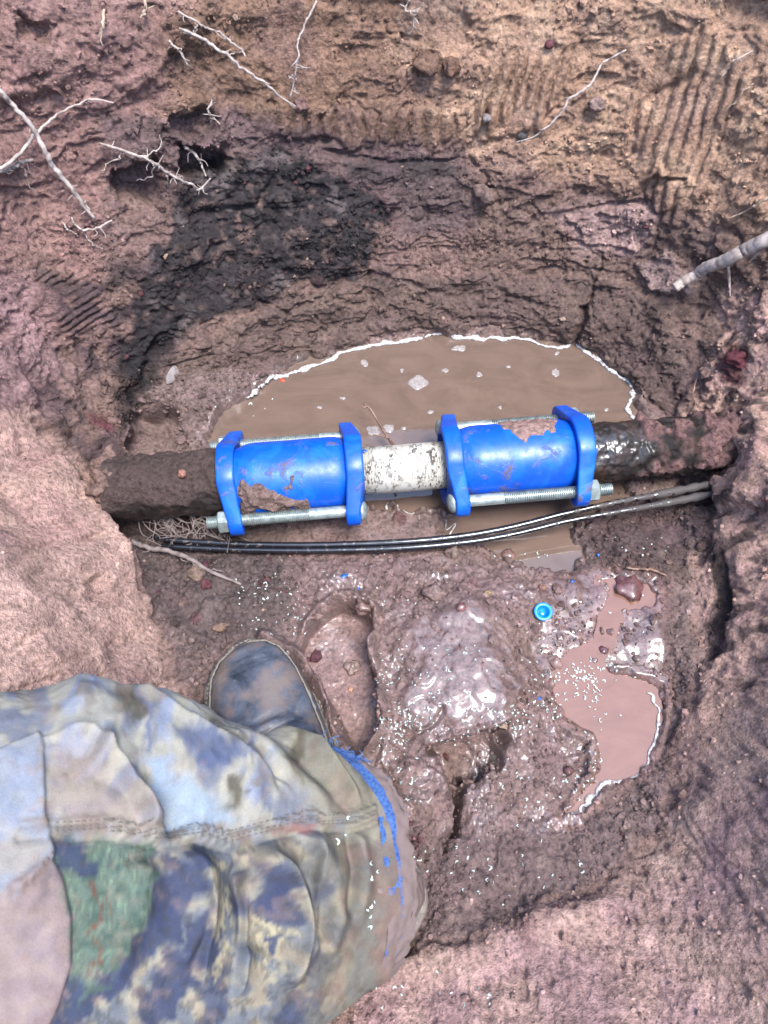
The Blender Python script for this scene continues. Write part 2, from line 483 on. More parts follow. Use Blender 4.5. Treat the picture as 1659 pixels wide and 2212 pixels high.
sdq = poly_sd(SX + 24 * wx + 14 * wf, SY + 24 * wy + 14 * wf, Z_PUD)
wall_ = 1 - np.maximum(floor_, front_)
rwz = zone([(1500,960),(1580,800),(2200,700),(2200,1600),(1560,1700),(1480,1640),(1510,1350),(1500,1200),(1540,1060)], 26)
smooth_ = np.clip(left_ * .75 + foot_w * .95 + rwz * .7 + front_ * .3, 0, 1)
groove = np.zeros_like(SX); gmask = np.zeros_like(SX)
for pts, sl, per, am in GRV:
    mk = zone(pts, 12)
    ph = (SX - sl * SY + 9 * wx + 5 * wy) / per
    groove += mk * ss(-.40, .02, noise3(V, .045, 90) + .5 * noise3(V, .015, 91)) * am * (np.abs(np.sin(ph * math.pi)) ** .8 - .5) * 1.15
    gmask = np.maximum(gmask, mk)
# --- large forms
d1 = fbm(V, .13, 2, 10) * .013 * (wall_ * .9 + .25)
big = noise3(V, .05, 12, (1.5, 1, .8))
d1 += big * (.0085 * wall_ * (1 - smooth_ * .7) + .003 * floor_ + .004 * front_)
# torn ledges: stepped contours of a stretched noise
def ledge(scale, seed, steps, st):
    n = fbm(V, scale, 3, seed, .5, st) * steps + 20
    fr = n - np.floor(n)
    return (np.floor(n) + ss(.80, 1, fr) - 20) / steps
lmask = wall_ * (1 - smooth_ * .8) * (1 - gmask * .8)
rough_m = ss(-.15, .25, noise3(V, .09, 33)) * .75 + .25
d2 = ledge(.07, 20, 3.2, (1.7, 1, .75)) * .015 * lmask * rough_m
d2 += ledge(.028, 23, 3.0, (1.6, 1, .7)) * .0075 * lmask * (1 - .5 * gmask)
d2 += ledge(.05, 26, 3, (1, 1, 1)) * .004 * floor_ * (1 - foot_w) * (.4 + .6 * wetz)
# mid and small
m_ = noise3(V, .018, 30)
pit_, pv_ = worley2(A + .003 * wx, B + .003 * wy, .0085, 7)
d2 -= np.clip(.42 - pit_, 0, 1) * (pv_ > .55) * .0075 * np.clip(wall_ + front_ + left_, 0, 1) * (1 - .6 * gmask)
d2 += m_ * (.0032 * lmask + .0022 * floor_ * (1 - foot_w) + .0016 * front_ + .0012 * left_)
f_ = noise3(V, .008, 31)
pz = ss(-10, 25, poly_sd(X, Y, [(1150,1250),(1300,1220),(1430,1230),(1450,1500),(1330,1470),(1190,1530),(1140,1420)]))
calm = 1 - .88 * np.maximum(mound * (1 - cave), .9 * pz)
d2 += f_ * calm * (.0016 * (1 - smooth_) * (1 - .5 * gmask) + .0005)
g_ = noise3(V, .0038, 32)
d2 += (np.abs(g_) * -1.6 + .3) * calm * (.0016 * (1 - smooth_ * .55))
h_n = noise3(V, .0021, 34)
d2 += h_n * calm * .0007
# clods and crumbs
aw = A + .004 * wx + .0015 * wf; bw = B + .004 * wy - .0015 * wf
c1, v1 = worley2(aw, bw, .014, 1)
crumb = np.clip(.62 - c1, 0, 1) * (v1 > .45)
c2, v2 = worley2(aw + .002 * f_, bw, .0062, 2)
crumb2 = np.clip(.6 - c2, 0, 1) * (v2 > .3)
dryfl = floor_ * (1 - wetz * .75) * (1 - foot_w)
cz = np.clip(.8 * dryfl + .45 * wall_ * (1 - smooth_) * (1 - gmask * .9) * ss(-.1, .2, noise3(V, .06, 40)) + gley * .3 + .35 * front_ + wetz * .25 * (1 - foot_w), 0, 1)
d2 += (crumb * .0080 * cz + crumb2 * .0042 * np.clip(cz + .15, 0, 1)) * calm
# wet squirming mud
wm = wetz * (1 - foot_w) * (1 - ss(0, 20, sdp))
rid = 1 - np.abs(fbm(V, .022, 2, 50)) * 3.2
wm = wm * (1 - .75 * mound) * (1 - .7 * pz)
d2 += np.clip(rid, -.5, 1) * .0022 * wm
rid2 = 1 - np.abs(noise3(V, .010, 52)) * 3.2
d2 += np.clip(rid2, -.5, 1) * .0012 * wm
d2 += groove * 2.9
# --- drawn features (metres along the surface normal)
d3 = np.zeros_like(d2)
def line(pts, width, amp, p=1.0):
    global d3
    g, s = near_line(pts, width)
    d3 += amp * g ** p
def hole(pts, feather, amp):
    global d3
    d3 += amp * zone(pts, feather)
hole([(280,900),(345,868),(392,905),(400,965),(330,985),(275,960)], 16, -.030)      # cavity left of the pipe
hole([(395,330),(440,312),(495,345),(470,375),(405,380)], 10, -.032)               # cavities among the roots
hole([(250,372),(330,350),(360,380),(330,440),(262,440)], 12, -.022)
hole([(370,250),(420,232),(470,262),(420,300),(360,290)], 10, -.022)
hole([(30,30),(80,50),(120,40),(100,85),(40,80)], 12, -.014)
hole([(0,700),(30,720),(20,745),(-20,745)], 8, -.012)
hole([(1500,980),(1580,930),(1620,1000),(1580,1040),(1500,1060)], 14, -.014)
hole([(1375,400),(1420,385),(1480,395),(1440,415),(1380,425)], 8, -.010)
hole([(1270,440),(1340,437),(1420,446),(1350,456)], 6, -.009)
hole([(170,1265),(215,1270),(205,1300),(180,1300)], 8, -.008)
hole([(265,860),(330,760),(370,700),(420,690),(350,790),(300,880)], 14, -.012)     # recess under the black seam
hole([(1530,1330),(1560,1210),(1580,1290),(1560,1400),(1535,1430)], 22, -.005)
hole([(232,1088),(490,1086),(500,1135),(400,1160),(240,1156)], 16, -.026)
hole([(1290,1046),(1530,1028),(1545,1070),(1300,1098)], 14, -.026)
hole([(640,618),(700,604),(800,592),(760,612),(660,640)], 6, -.006)
d3 += .008 * zone([(330,230),(480,262),(500,310),(400,345),(240,360),(225,300)], 14)  # hanging block
d3 += .010 * zone([(0,0),(470,0),(440,90),(330,190),(180,160),(0,210)], 18)
d3 += .007 * zone([(1380,560),(1450,540),(1500,590),(1480,640),(1400,625)], 8)        # pale flake beside the big root
d3 += .006 * zone([(1375,400),(1430,350),(1500,400),(1470,440),(1395,450)], 6)
d3 += .006 * zone([(1220,470),(1300,445),(1420,455),(1400,520),(1260,530)], 6)
d3 += .012 * zone([(90,900),(190,760),(290,800),(320,850),(275,950),(280,1040),(200,1010)], 16)  # hanging clods, left
dl, sl_, al_ = seg_dist(SX + 8 * wx, SY + 8 * wy, [(150,860),(218,930),(236,1000),(240,1060),(238,1140),(275,1220),(330,1330),(400,1460)])
d3 += .021 * np.exp(-(dl / 150.) ** 2) * np.where(sl_ > 0, 1, np.exp(-(dl / 7.) ** 2)) * ss(0, 160, al_) * (1 - ss(330, 560, al_))
d3 += .018 * zone([(1565,900),(1659,860),(1720,1100),(1560,1110),(1548,1040)], 9)
d3 += .007 * band_                                                                  # lower clay stands proud
line([(1246,745),(1250,715),(1262,690),(1258,668)], 7, -.014)
line([(1258,672),(1280,640),(1285,610)], 4, -.008)
line([(1285,612),(1302,580),(1300,550)], 2.5, -.005)              # drying crack
line([(800,590),(790,630),(815,660),(780,700)], 6, -.006)
line([(560,650),(620,672),(700,640),(740,600)], 6, -.007)
line([(870,600),(960,640),(1080,630),(1180,660)], 8, -.004)
line([(900,650),(1000,690),(1120,690)], 9, -.004)
line([(1000,330),(1050,380),(1060,440),(1110,430)], 7, -.006)
line([(1110,440),(1200,400),(1280,395)], 8, .006)
line([(700,330),(840,350),(1000,345)], 6, -.006)
line([(420,470),(560,440),(600,380)], 8, -.007)
line([(1500,150),(1380,240),(1370,330)], 8, -.006)
line([(90,910),(160,1010),(240,1150),(300,1280)], 12, -.010)                          # groove between slope and clods
line([(50,800),(120,880),(180,1000),(230,1100)], 14, -.008)
# floor: footprint, its lip, the mud pushed up beside the boot
d3 += -.020 * foot
sf = poly_sd(SX + 9 * wx, SY + 9 * wy, Z_FOOT)
d3 += .0100 * np.exp(-((sf + 13) / 11) ** 2) * (.6 + .8 * ss(-.3, .3, m_))
line([(800,1335),(815,1420),(830,1500),(845,1580),(830,1650)], 14, .006)
line([(572,1384),(634,1424),(676,1486),(704,1545),(722,1600)], 16, .020)
line([(740,1300),(775,1305),(800,1325)], 12, .006)
d3 += mound_h * 1.15 * (1 - cave)
d3 += -.030 * cave
line([(965,1620),(985,1720),(995,1780),(955,1840)], 18, -.006)
line([(925,1606),(985,1580),(1040,1566),(1090,1548)], 9, .006)
d3 += .010 * ss(-20, 20, poly_sd(SX + 20 * wx, SY + 20 * wy, [(850,1660),(930,1640),(975,1720),(985,1800),(920,1840),(850,1800)]))
line([(880,1600),(940,1560),(960,1530)], 5, -.005)
hole([(880,1640),(800,1800),(760,2060),(840,2110),(930,2050),(940,1900)], 20, -.004)
d3 += .009 * np.exp(-((SY - (2128 - .155 * (SX - 700) - .00022 * (SX - 700) ** 2)) / 42.) ** 2) * ss(560, 760, SX) * (1 - ss(1250, 1420, SX))
line([(500,1200),(420,1290),(520,1310),(600,1290)], 20, .004)
# lumps standing in the right-hand puddle
pz = ss(-10, 25, poly_sd(X, Y, [(1150,1250),(1300,1220),(1430,1230),(1450,1500),(1330,1470),(1190,1530),(1140,1420)]))
quiet = 1 - .85 * ss(0, 30, sdp)
disp = d1 + (d2 + d3) * quiet
fade = 1 - far_
V = V + Nn * (disp * fade)[:, None]
# the pipes and cables lie free: no clods through the coupling
z = V[:, 2]
z += pz * .55 * (ZP + .0055 * (fbm(V, .026, 2, 60) * 1.5 + .06) - z)
clr = ss(-60, 20, poly_sd(SX, SY, [(470,930),(780,890),(1250,850),(1290,1120),(820,1170),(450,1170)]))
z -= clr * np.clip(z + .016, 0, 1) * .9
cbl = np.exp(-((seg_dist(SX, SY, [(420,1185),(620,1183),(860,1178),(1010,1162),(1210,1120),(1400,1090)])[0]) / 26.) ** 2)
z -= cbl * np.clip(z - .0005, 0, 1) * .9
# shorelines
zi = ZW - .0007 * np.clip(sdp, 0, 50) - .0004
z = np.where(sdp > 0, np.minimum(z, zi), z)
zo = ZW + .0005 + .00075 * np.clip(-sdp, 0, 14)
z = np.where((sdp <= 0) & (sdp > -70), np.maximum(z, zo), z)
zi = ZP - .0005 * np.clip(sdq, 0, 30) - .0004
lump = ss(.16, .34, noise3(V, .012, 61)) * .006 * ss(-1, 1, 1470 - SY)
z = np.where(sdq > 0, np.minimum(z, zi) + lump, z)
zo = ZP + .0004 + .0005 * np.clip(-sdq, 0, 12)
shore_q = (sdq <= 0) & (sdq > -26) & (SY > 1450)
z = np.where(shore_q, np.maximum(z, zo), z)
V[:, 2] = z
Nn = normals(V)

# ------------------------------------------------------------------ colour of the earth (albedo) and wetness
ALB = 0.48
def C_(r, g, b): return np.array(srgb(r, g, b)) * ALB
c = np.empty((len(V), 3), np.float32); c[:] = C_(150, 116, 104)
def paint(mask, rgb, k=1.0):
    global c
    m = (mask * k)[:, None]
    c += (C_(*rgb) - c) * m
pn = fbm(V, .06, 3, 70); pn2 = fbm(V, .03, 3, 71); pn3 = fbm(V, .012, 2, 72)
paint(zone([(-300,-300),(560,-300),(470,100),(380,250),(230,400),(200,700),(-300,800)], 40), (168, 124, 113))
paint(zone([(360,60),(720,-300),(900,-300),(880,110),(940,240),(700,280),(500,290),(360,260)], 60), (158, 118, 92))
paint(zone([(560,240),(1000,235),(1030,330),(800,320),(580,310)], 14), (146, 110, 90))
paint(tan_, (200, 156, 124), .9)
paint(tan_ * ss(.0, .3, pn2), (216, 176, 140), .6)
paint(zone([(220,250),(480,240),(760,300),(1000,310),(1060,420),(1000,520),(850,480),(620,340),(400,420),(250,440)], 20), (128, 100, 96))
paint(zone([(1020,380),(1400,420),(1659,520),(1659,800),(1500,900),(1400,700),(1250,590),(1000,600)], 30), (140, 110, 97))
paint(zone([(1170,440),(1300,430),(1430,450),(1380,540),(1250,560)], 16), (196, 156, 146), .8)
paint(zone([(1380,560),(1450,540),(1500,590),(1480,640),(1400,625)], 10), (182, 148, 138))
paint(zone([(850,330),(990,330),(1020,470),(900,500),(840,430)], 14), (120, 98, 94), .8)
paint(band_, (118, 92, 82))
paint(zone([(60,580),(330,560),(300,700),(250,880),(160,760),(110,680)], 25) * ss(-.25, .1, pn2), (84, 68, 72), .85)
paint(np.clip(gley * (1.45 + 1.7 * pn2 + 1.5 * pn3), 0, 1), (48, 42, 45), .97)
paint(ss(-60, 40, poly_sd(X, Y, Z_GLEY)) * ss(.0, .35, pn2 + pn3), (72, 62, 63), .7)
paint(gley * ss(.12, .4, pn2), (120, 104, 100), .75)
paint(zone([(720,340),(960,330),(1010,370),(900,390),(760,385)], 10), (74, 66, 66), .75)
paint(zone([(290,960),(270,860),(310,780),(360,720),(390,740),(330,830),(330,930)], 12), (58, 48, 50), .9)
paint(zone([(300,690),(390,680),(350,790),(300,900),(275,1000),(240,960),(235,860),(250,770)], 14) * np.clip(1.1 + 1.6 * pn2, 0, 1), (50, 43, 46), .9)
paint(left_, (226, 182, 164))
paint(left_ * ss(.0, .35, pn), (220, 170, 158), .7)
paint(zone([(-100,560),(60,600),(130,800),(90,900),(-100,880)], 30), (180, 138, 136), .8)
paint(zone([(60,820),(160,830),(330,1230),(290,1240)], 14) * ss(-.3, .1, pn2), (92, 72, 76), .85)
paint(floor_, (140, 112, 105))
paint(zone([(250,1090),(600,1130),(640,1300),(560,1380),(440,1420),(330,1300)], 25), (103, 85, 81), .9)
paint(wetz, (144, 112, 105), .9)
paint(zone([(1180,1240),(1430,1230),(1450,1520),(1300,1600),(1180,1520)], 25), (128, 92, 86), .8)
paint(foot_w, (158, 120, 110))
paint(zone([(1200,1120),(1480,1080),(1500,1240),(1290,1240)], 20), (92, 70, 68), .8)
paint(zone([(840,1800),(1240,1790),(1430,1760),(1300,1890),(1000,2000),(880,2060)], 30), (124, 98, 95), .8)
paint(front_, (206, 164, 150))
paint(front_ * ss(.02, .3, pn), (180, 138, 144), .5)
paint(front_ * ss(.08, .35, -pn), (216, 180, 158), .5)
rw = zone([(1480,900),(1560,640),(2200,600),(2200,1550),(1650,1500),(1500,1600),(1510,1350),(1500,1200),(1540,1060)], 26)
paint(rw, (214, 170, 150))
paint(rw * ss(.05, .3, pn2), (214, 164, 152), .7)
stk = fbm(V, .03, 3, 75, .5, (.6, .6, 3.0))
paint(rw * ss(.12, .3, stk), (84, 70, 70), .85)
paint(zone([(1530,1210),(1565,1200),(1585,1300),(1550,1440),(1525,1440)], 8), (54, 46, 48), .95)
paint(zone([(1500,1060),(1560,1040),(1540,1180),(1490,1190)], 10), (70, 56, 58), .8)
paint(zone([(1560,750),(1610,760),(1600,830),(1560,810)], 10), (110, 62, 68), .9)
paint(zone([(160,880),(210,900),(210,960),(180,940)], 8), (130, 66, 72), .8)
# broad drift of hue and value that any dug earth has
paint(ss(-40, -4, sdq) * ss(-.3, .2, pn3), (150, 108, 96), .75)
c *= (1 + .30 * pn3)[:, None] * (1 + .22 * fbm(V, .02, 2, 77))[:, None]
pv = noise3(V, .045, 78)
paint(ss(.1, .45, pv) * (1 - gley), (150, 112, 116), .22)
paint(ss(.1, .45, -pv) * (1 - gley), (170, 136, 110), .18)
paint((v1 > .975) * ss(.5, .3, c1) * cz, (112, 58, 62), .75)
paint((v1 > .45) * (v1 < .5) * ss(.5, .3, c1) * cz, (166, 136, 120), .4)
lum = c @ np.array([.3, .6, .1], np.float32)
c = (lum[:, None] + (c - lum[:, None]) * .80) * np.array([1.0, 1.0, 1.01], np.float32)
warm = np.clip(np.maximum(np.maximum(left_, tan_), np.maximum(rw, front_ * .5)), 0, 1)[:, None]
c = c * (1 + warm * (np.array([1.03, 1.0, .97], np.float32) - 1))
c = np.clip(c, .01, .8)
wet = .10 + .12 * ss(.0, .3, pn2) * wall_
wet = np.maximum(wet, band_ * .42)
wet = np.maximum(wet, gley * .38)
wet = np.maximum(wet, floor_ * (.38 + .2 * pn2))
wet = np.maximum(wet, wetz * (.60 + .75 * pn2))
wet = np.maximum(wet, mound * .88)
wet = np.maximum(wet, foot_w * .62)
wet = np.maximum(wet, pz * .95)
wet = np.maximum(wet, ss(-35, -4, sdp) * .7)
wet = np.maximum(wet, ss(-25, -2, sdq) * .95)
wet = np.clip(wet * (1 - front_ * .85) * (1 - left_ * .8), 0, 1)
c *= (1 - .18 * wet)[:, None]

soil = soil_material('damp earth')
faces = grid_faces(nr, nc_)
fi = faces[:, 0]
cls = np.zeros(len(faces), np.int8)                       # 0 back wall
cls[(SX[fi] < 520) & (SY[fi] < 1500)] = 1                  # left
cls[(SX[fi] > 1430) & (SY[fi] > 560)] = 2                  # right
cls[(zone(Z_FRONT, 1, True)[fi] > .5) & (SX[fi] < 1480)] = 3
cls[(SX[fi] < 430) & (SY[fi] >= 1200)] = 1
cls[(poly_sd(SX[fi], SY[fi], Z_FLOOR) > 0)] = 4
lab = ['back_wall', 'left_wall', 'right_wall', 'front_bank', 'pit_floor']
for k, nm in enumerate(lab):
    f = faces[cls == k]
    u, inv = np.unique(f, return_inverse=True)
    me = mesh_np(nm, V[u], inv.reshape(-1, 4))
    set_col(me, 'col', c[u]); set_f(me, 'wet', wet[u])
    tag(link(nm, me, soil), kind='structure')

# nearest surveyed earth point, for setting things down on it
_core = np.where((SX > -150) & (SX < 1850) & (SY > -150) & (SY < 2400))[0]
_cell = {}
_ix = (SX[_core] // 4).astype(int); _iy = (SY[_core] // 4).astype(int)
_grid = np.full((520, 660), -1, np.int64)
_grid[np.clip(_ix + 45, 0, 519), np.clip(_iy + 45, 0, 659)] = _core
def ground_at(px, py):
    """point and normal of the earth in a surveyed direction"""
    i, j = int(px // 4) + 45, int(py // 4) + 45
    for r in range(0, 9):
        best = None
        for di in range(-r, r + 1):
            for dj in range(-r, r + 1):
                if 0 <= i + di < 520 and 0 <= j + dj < 660:
                    k = _grid[i + di, j + dj]
                    if k >= 0:
                        if best is None or ST[k] < ST[best]: best = k
        if best is not None: return V[best].copy(), Nn[best].copy(), best
    k = _core[np.argmin((SX[_core] - px) ** 2 + (SY[_core] - py) ** 2)]
    return V[k].copy(), Nn[k].copy(), k

# ------------------------------------------------------------------ water
def water_material(name, rgb, rgb2, sc):
    m, nt, b = new_mat(name)
    geo = nt.nodes.new('ShaderNodeNewGeometry').outputs['Position']
    mp = nt.nodes.new('ShaderNodeMapping'); mp.inputs['Scale'].default_value = (1, 2.2, 1); mp.inputs['Rotation'].default_value = (0, 0, .4); nt.links.new(geo, mp.inputs[0])
    n = tex(nt, 'ShaderNodeTexNoise', sc, mp.outputs[0], 7, .66); n.inputs['Distortion'].default_value = 2.6
    nt.links.new(ramp(nt, n.outputs['Fac'], [(.35, rgb), (.65, rgb2)]), b.inputs['Base Color'])
    b.inputs['Roughness'].default_value = .035
    b.inputs['IOR'].default_value = 1.42
    b.inputs['Specular IOR Level'].default_value = .95
    n2 = tex(nt, 'ShaderNodeTexNoise', 28, geo, 2, .5)
    bp = nt.nodes.new('ShaderNodeBump'); bp.inputs['Distance'].default_value = .0016; bp.inputs['Strength'].default_value = .25
    nt.links.new(n2.outputs['Fac'], bp.inputs['Height']); nt.links.new(bp.outputs[0], b.inputs['Normal'])
    return m
def sheet(name, pts, z, grow, mat):
    pw = np.array([P(a, b, z=z) for a, b in pts]); ce = pw.mean(0)
    x0, y0 = pw[:, :2].min(0) - .01; x1, y1 = pw[:, :2].max(0) + .01
    gx = np.linspace(x0, x1, 120); gy = np.linspace(y0, y1, 90)
    g = np.stack([np.repeat(gx[None], 90, 0), np.repeat(gy[:, None], 120, 1), np.full((90, 120), z)], -1).reshape(-1, 3)
    sx, sy, _ = survey(g)
    ok = poly_sd(sx, sy, pts) > -grow
    f = grid_faces(90, 120); f = f[ok[f].any(1)]
    u, inv = np.unique(f, return_inverse=True)
    me = mesh_np(name, g[u], inv.reshape(-1, 4))
    return tag(link(name, me, mat), kind='structure')
sheet('pool_water', Z_POOL, ZW, 44, water_material('silty water', C_(116, 97, 86) , C_(130, 109, 97), 9))
sheet('puddle_water', Z_PUD, ZP, 8, water_material('red silty water', C_(140, 103, 88), C_(154, 114, 98), 14))
# ------------------------------------------------------------------ old pipe, new pipe, couplings
PZ = 0.030
PA, PB = P(300, 1058, z=PZ), P(1500, 960, z=PZ)
E1 = (PB - PA) / np.linalg.norm(PB - PA)                 # along the pipe, to the right
E2 = np.array([-E1[1], E1[0], 0.0])                      # level, away from the camera
E3 = np.array([0, 0, 1.0])
def on_axis(px):                                          # distance from PA of the axis point surveyed at px
    r0 = PA - CAM; k = (px - CX) / FPX
    return -(r0 @ RGT - k * (r0 @ FWD)) / (E1 @ RGT - k * (E1 @ FWD))
def on_line(px, o):
    r0 = o - CAM; k = (px - CX) / FPX
    return -(r0 @ RGT - k * (r0 @ FWD)) / (E1 @ RGT - k * (E1 @ FWD))
def axp(px): return PA + E1 * on_axis(px)

m_blue, nt, b = new_mat('blue enamel')
geo = nt.nodes.new('ShaderNodeNewGeometry').outputs['Position']
n1 = tex(nt, 'ShaderNodeTexNoise', 42, geo, 6, .62); n1.inputs['Distortion'].default_value = .8
n2 = tex(nt, 'ShaderNodeTexNoise', 130, geo, 5, .65)
n3 = tex(nt, 'ShaderNodeTexNoise', 22, geo, 3, .5); n3.inputs['Distortion'].default_value = 2.0
cb_ = mixc(nt, ramp(nt, n3.outputs['Fac'], [(.45, 0.0), (.7, .35)]), (.0004, .056, .38), (.015, .17, .48))
n5 = tex(nt, 'ShaderNodeTexNoise', 30, geo, 5, .7)
cb_ = mixc(nt, ramp(nt, n5.outputs['Fac'], [(.52, 0.0), (.72, .6)]), cb_, (.012, .035, .12))
mudf = mathn(nt, 'MULTIPLY', ramp(nt, n1.outputs['Fac'], [(.57, 0.0), (.66, .9)]), ramp(nt, n2.outputs['Fac'], [(.42, 0.0), (.55, 1.0)]))
cb_ = mixc(nt, mudf, cb_, (.075, .06, .047))
nt.links.new(cb_, b.inputs['Base Color'])
nt.links.new(mathn(nt, 'ADD', mathn(nt, 'MULTIPLY', mudf, .4), ramp(nt, n2.outputs['Fac'], [(.3, .28), (.7, .50)])), b.inputs['Roughness'])
b.inputs['Specular IOR Level'].default_value = .36
bp = nt.nodes.new('ShaderNodeBump'); bp.inputs['Distance'].default_value = .0012; bp.inputs['Strength'].default_value = .6
nt.links.new(mathn(nt, 'ADD', mathn(nt, 'MULTIPLY', mudf, .6), mathn(nt, 'MULTIPLY', n2.outputs['Fac'], .18)), bp.inputs['Height'])
nt.links.new(bp.outputs[0], b.inputs['Normal'])

m_zinc, nt, b = new_mat('zinc plated steel')
geo = nt.nodes.new('ShaderNodeNewGeometry').outputs['Position']
n1 = tex(nt, 'ShaderNodeTexNoise', 180, geo, 5, .6); n2 = tex(nt, 'ShaderNodeTexNoise', 60, geo, 4, .6)
cz_ = mixc(nt, ramp(nt, n1.outputs['Fac'], [(.35, 0.0), (.7, 1.0)]), (.15, .18, .175), (.30, .34, .325))
cz_ = mixc(nt, ramp(nt, n2.outputs['Fac'], [(.60, 0.0), (.68, .75)]), cz_, (.17, .13, .11))
nt.links.new(cz_, b.inputs['Base Color'])
b.inputs['Metallic'].default_value = .45
nt.links.new(ramp(nt, n1.outputs['Fac'], [(.3, .28), (.7, .5)]), b.inputs['Roughness'])

m_white, nt, b = new_mat('scuffed white plastic')
tc = nt.nodes.new('ShaderNodeNewGeometry').outputs['Position']
mp = nt.nodes.new('ShaderNodeMapping'); mp.inputs['Scale'].default_value = (1, .35, .35); nt.links.new(tc, mp.inputs[0])
n1 = tex(nt, 'ShaderNodeTexNoise', 380, mp.outputs[0], 4, .6); n1.inputs['Distortion'].default_value = 1.2
n2 = tex(nt, 'ShaderNodeTexNoise', 70, tc, 4, .6)
n3 = tex(nt, 'ShaderNodeTexNoise', 45, tc, 3, .6)
sx_ = nt.nodes.new('ShaderNodeSeparateXYZ'); nt.links.new(tc, sx_.inputs[0])
ends = mathn(nt, 'MULTIPLY', mathn(nt, 'ABSOLUTE', mathn(nt, 'SUBTRACT', sx_.outputs[0], float(axp(870)[0]))), 6.0)
scr = mathn(nt, 'MULTIPLY', ramp(nt, n1.outputs['Fac'], [(.50, 0.0), (.56, 1.0)]), ramp(nt, mathn(nt, 'ADD', n2.outputs['Fac'], mathn(nt, 'MULTIPLY', ends, .45)), [(.44, 0.0), (.62, 1.0)]))
cw_ = mixc(nt, ramp(nt, n3.outputs['Fac'], [(.4, 0.0), (.7, .5)]), (.36, .345, .30), (.22, .19, .145))
cw_ = mixc(nt, scr, cw_, (.05, .042, .036))
nt.links.new(cw_, b.inputs['Base Color']); b.inputs['Roughness'].default_value = .42
bp = nt.nodes.new('ShaderNodeBump'); bp.inputs['Distance'].default_value = .0006; bp.inputs['Strength'].default_value = .5
nt.links.new(scr, bp.inputs['Height']); nt.links.new(bp.outputs[0], b.inputs['Normal'])

# old iron pipes: crusted, displaced
def old_pipe(px0, px1, R, label, colf):
    nL, nS = 190, 110
    a = np.linspace(on_axis(px0), on_axis(px1), nL)
    th = np.linspace(0, 2 * math.pi, nS, endpoint=False)
    base = PA + a[:, None, None] * E1 + R * (np.cos(th)[None, :, None] * E2 + np.sin(th)[None, :, None] * E3)
    nrm = np.repeat((np.cos(th)[:, None] * E2 + np.sin(th)[:, None] * E3)[None], nL, 0).reshape(-1, 3)
    p = base.reshape(-1, 3)
    sx, sy, _ = survey(p)
    up = np.clip(nrm[:, 2], -1, 1)
    d, cc, ww = colf(p, sx, sy, up)
    p = p + nrm * d[:, None]
    me = mesh_np('old_pipe', p, grid_faces(nL, nS, True))
    set_col(me, 'col', np.clip(cc, .004, .8)); set_f(me, 'wet', ww)
    o = link('old_pipe', me, soil)
    return tag(o, label, 'pipe', 'old pipe ends')
def right_crust(p, sx, sy, up):
    k = ss(1262, 1480, sx + 60 * fbm(p, .03, 2, 81))
    d = noise3(p, .02, 82) * .003 + noise3(p, .007, 83) * (.0015 + .003 * k) + noise3(p, .0035, 88) * .0012
    clump = ss(.05, .3, fbm(p, .022, 3, 84) + .55 * k - .42) * ss(-.3, .4, up)
    d = d + clump * .007 * (.6 + 1.2 * noise3(p, .006, 85))
    cc = np.empty((len(p), 3)); cc[:] = C_(38, 31, 29)
    rust = ss(.1, .4, noise3(p, .02, 87))[:, None]
    cc += (C_(72, 50, 36) - cc) * rust * .7
    cc += (C_(150, 116, 112) - cc) * np.clip(clump * 1.1 + .35 * k * ss(-.1, .3, noise3(p, .012, 86)), 0, .95)[:, None]
    return d, cc, np.clip(.9 - .8 * clump - .4 * k, .05, 1)
def left_crust(p, sx, sy, up):
    k = ss(560, 430, sx + 40 * fbm(p, .03, 2, 91))
    mud = ss(.05, .55, up + .9 * fbm(p, .03, 3, 92)) * (.35 + .65 * k)
    d = noise3(p, .02, 93) * .003 + noise3(p, .006, 94) * .0016 + mud * .004 * (1 + noise3(p, .01, 95))
    cc = np.empty((len(p), 3)); cc[:] = C_(40, 31, 28)
    cc += (C_(62, 44, 36) - cc) * ss(0, .4, noise3(p, .02, 97))[:, None]
    cc += (C_(100, 84, 80) - cc) * (mud * .8)[:, None]
    return d, cc, np.clip(.75 - .6 * mud, .05, 1)
old_pipe(238, 505, .0288, 'dark corroded pipe end caked with mud, entering the left wall of the pit', left_crust)
old_pipe(1235, 1600, .0285, 'black wet pipe end with lumpy crust, entering the right wall of the pit', right_crust)
# new white pipe between the couplings
a0, a1 = on_axis(735), on_axis(1000)
v, f = lathe([(a0, .0001), (a0, .0230), (a1, .0230), (a1, .0001)], PA, E1, 72)
mb = MB(); mb.add(v, f)
wp = mb.build('white_pipe', m_white)
for p_ in wp.data.polygons: p_.use_smooth = p_.area > 1e-6 and abs(np.dot(p_.normal, E1)) < .5
tag(wp, 'scuffed white plastic pipe section joining the two blue couplings', 'pipe')

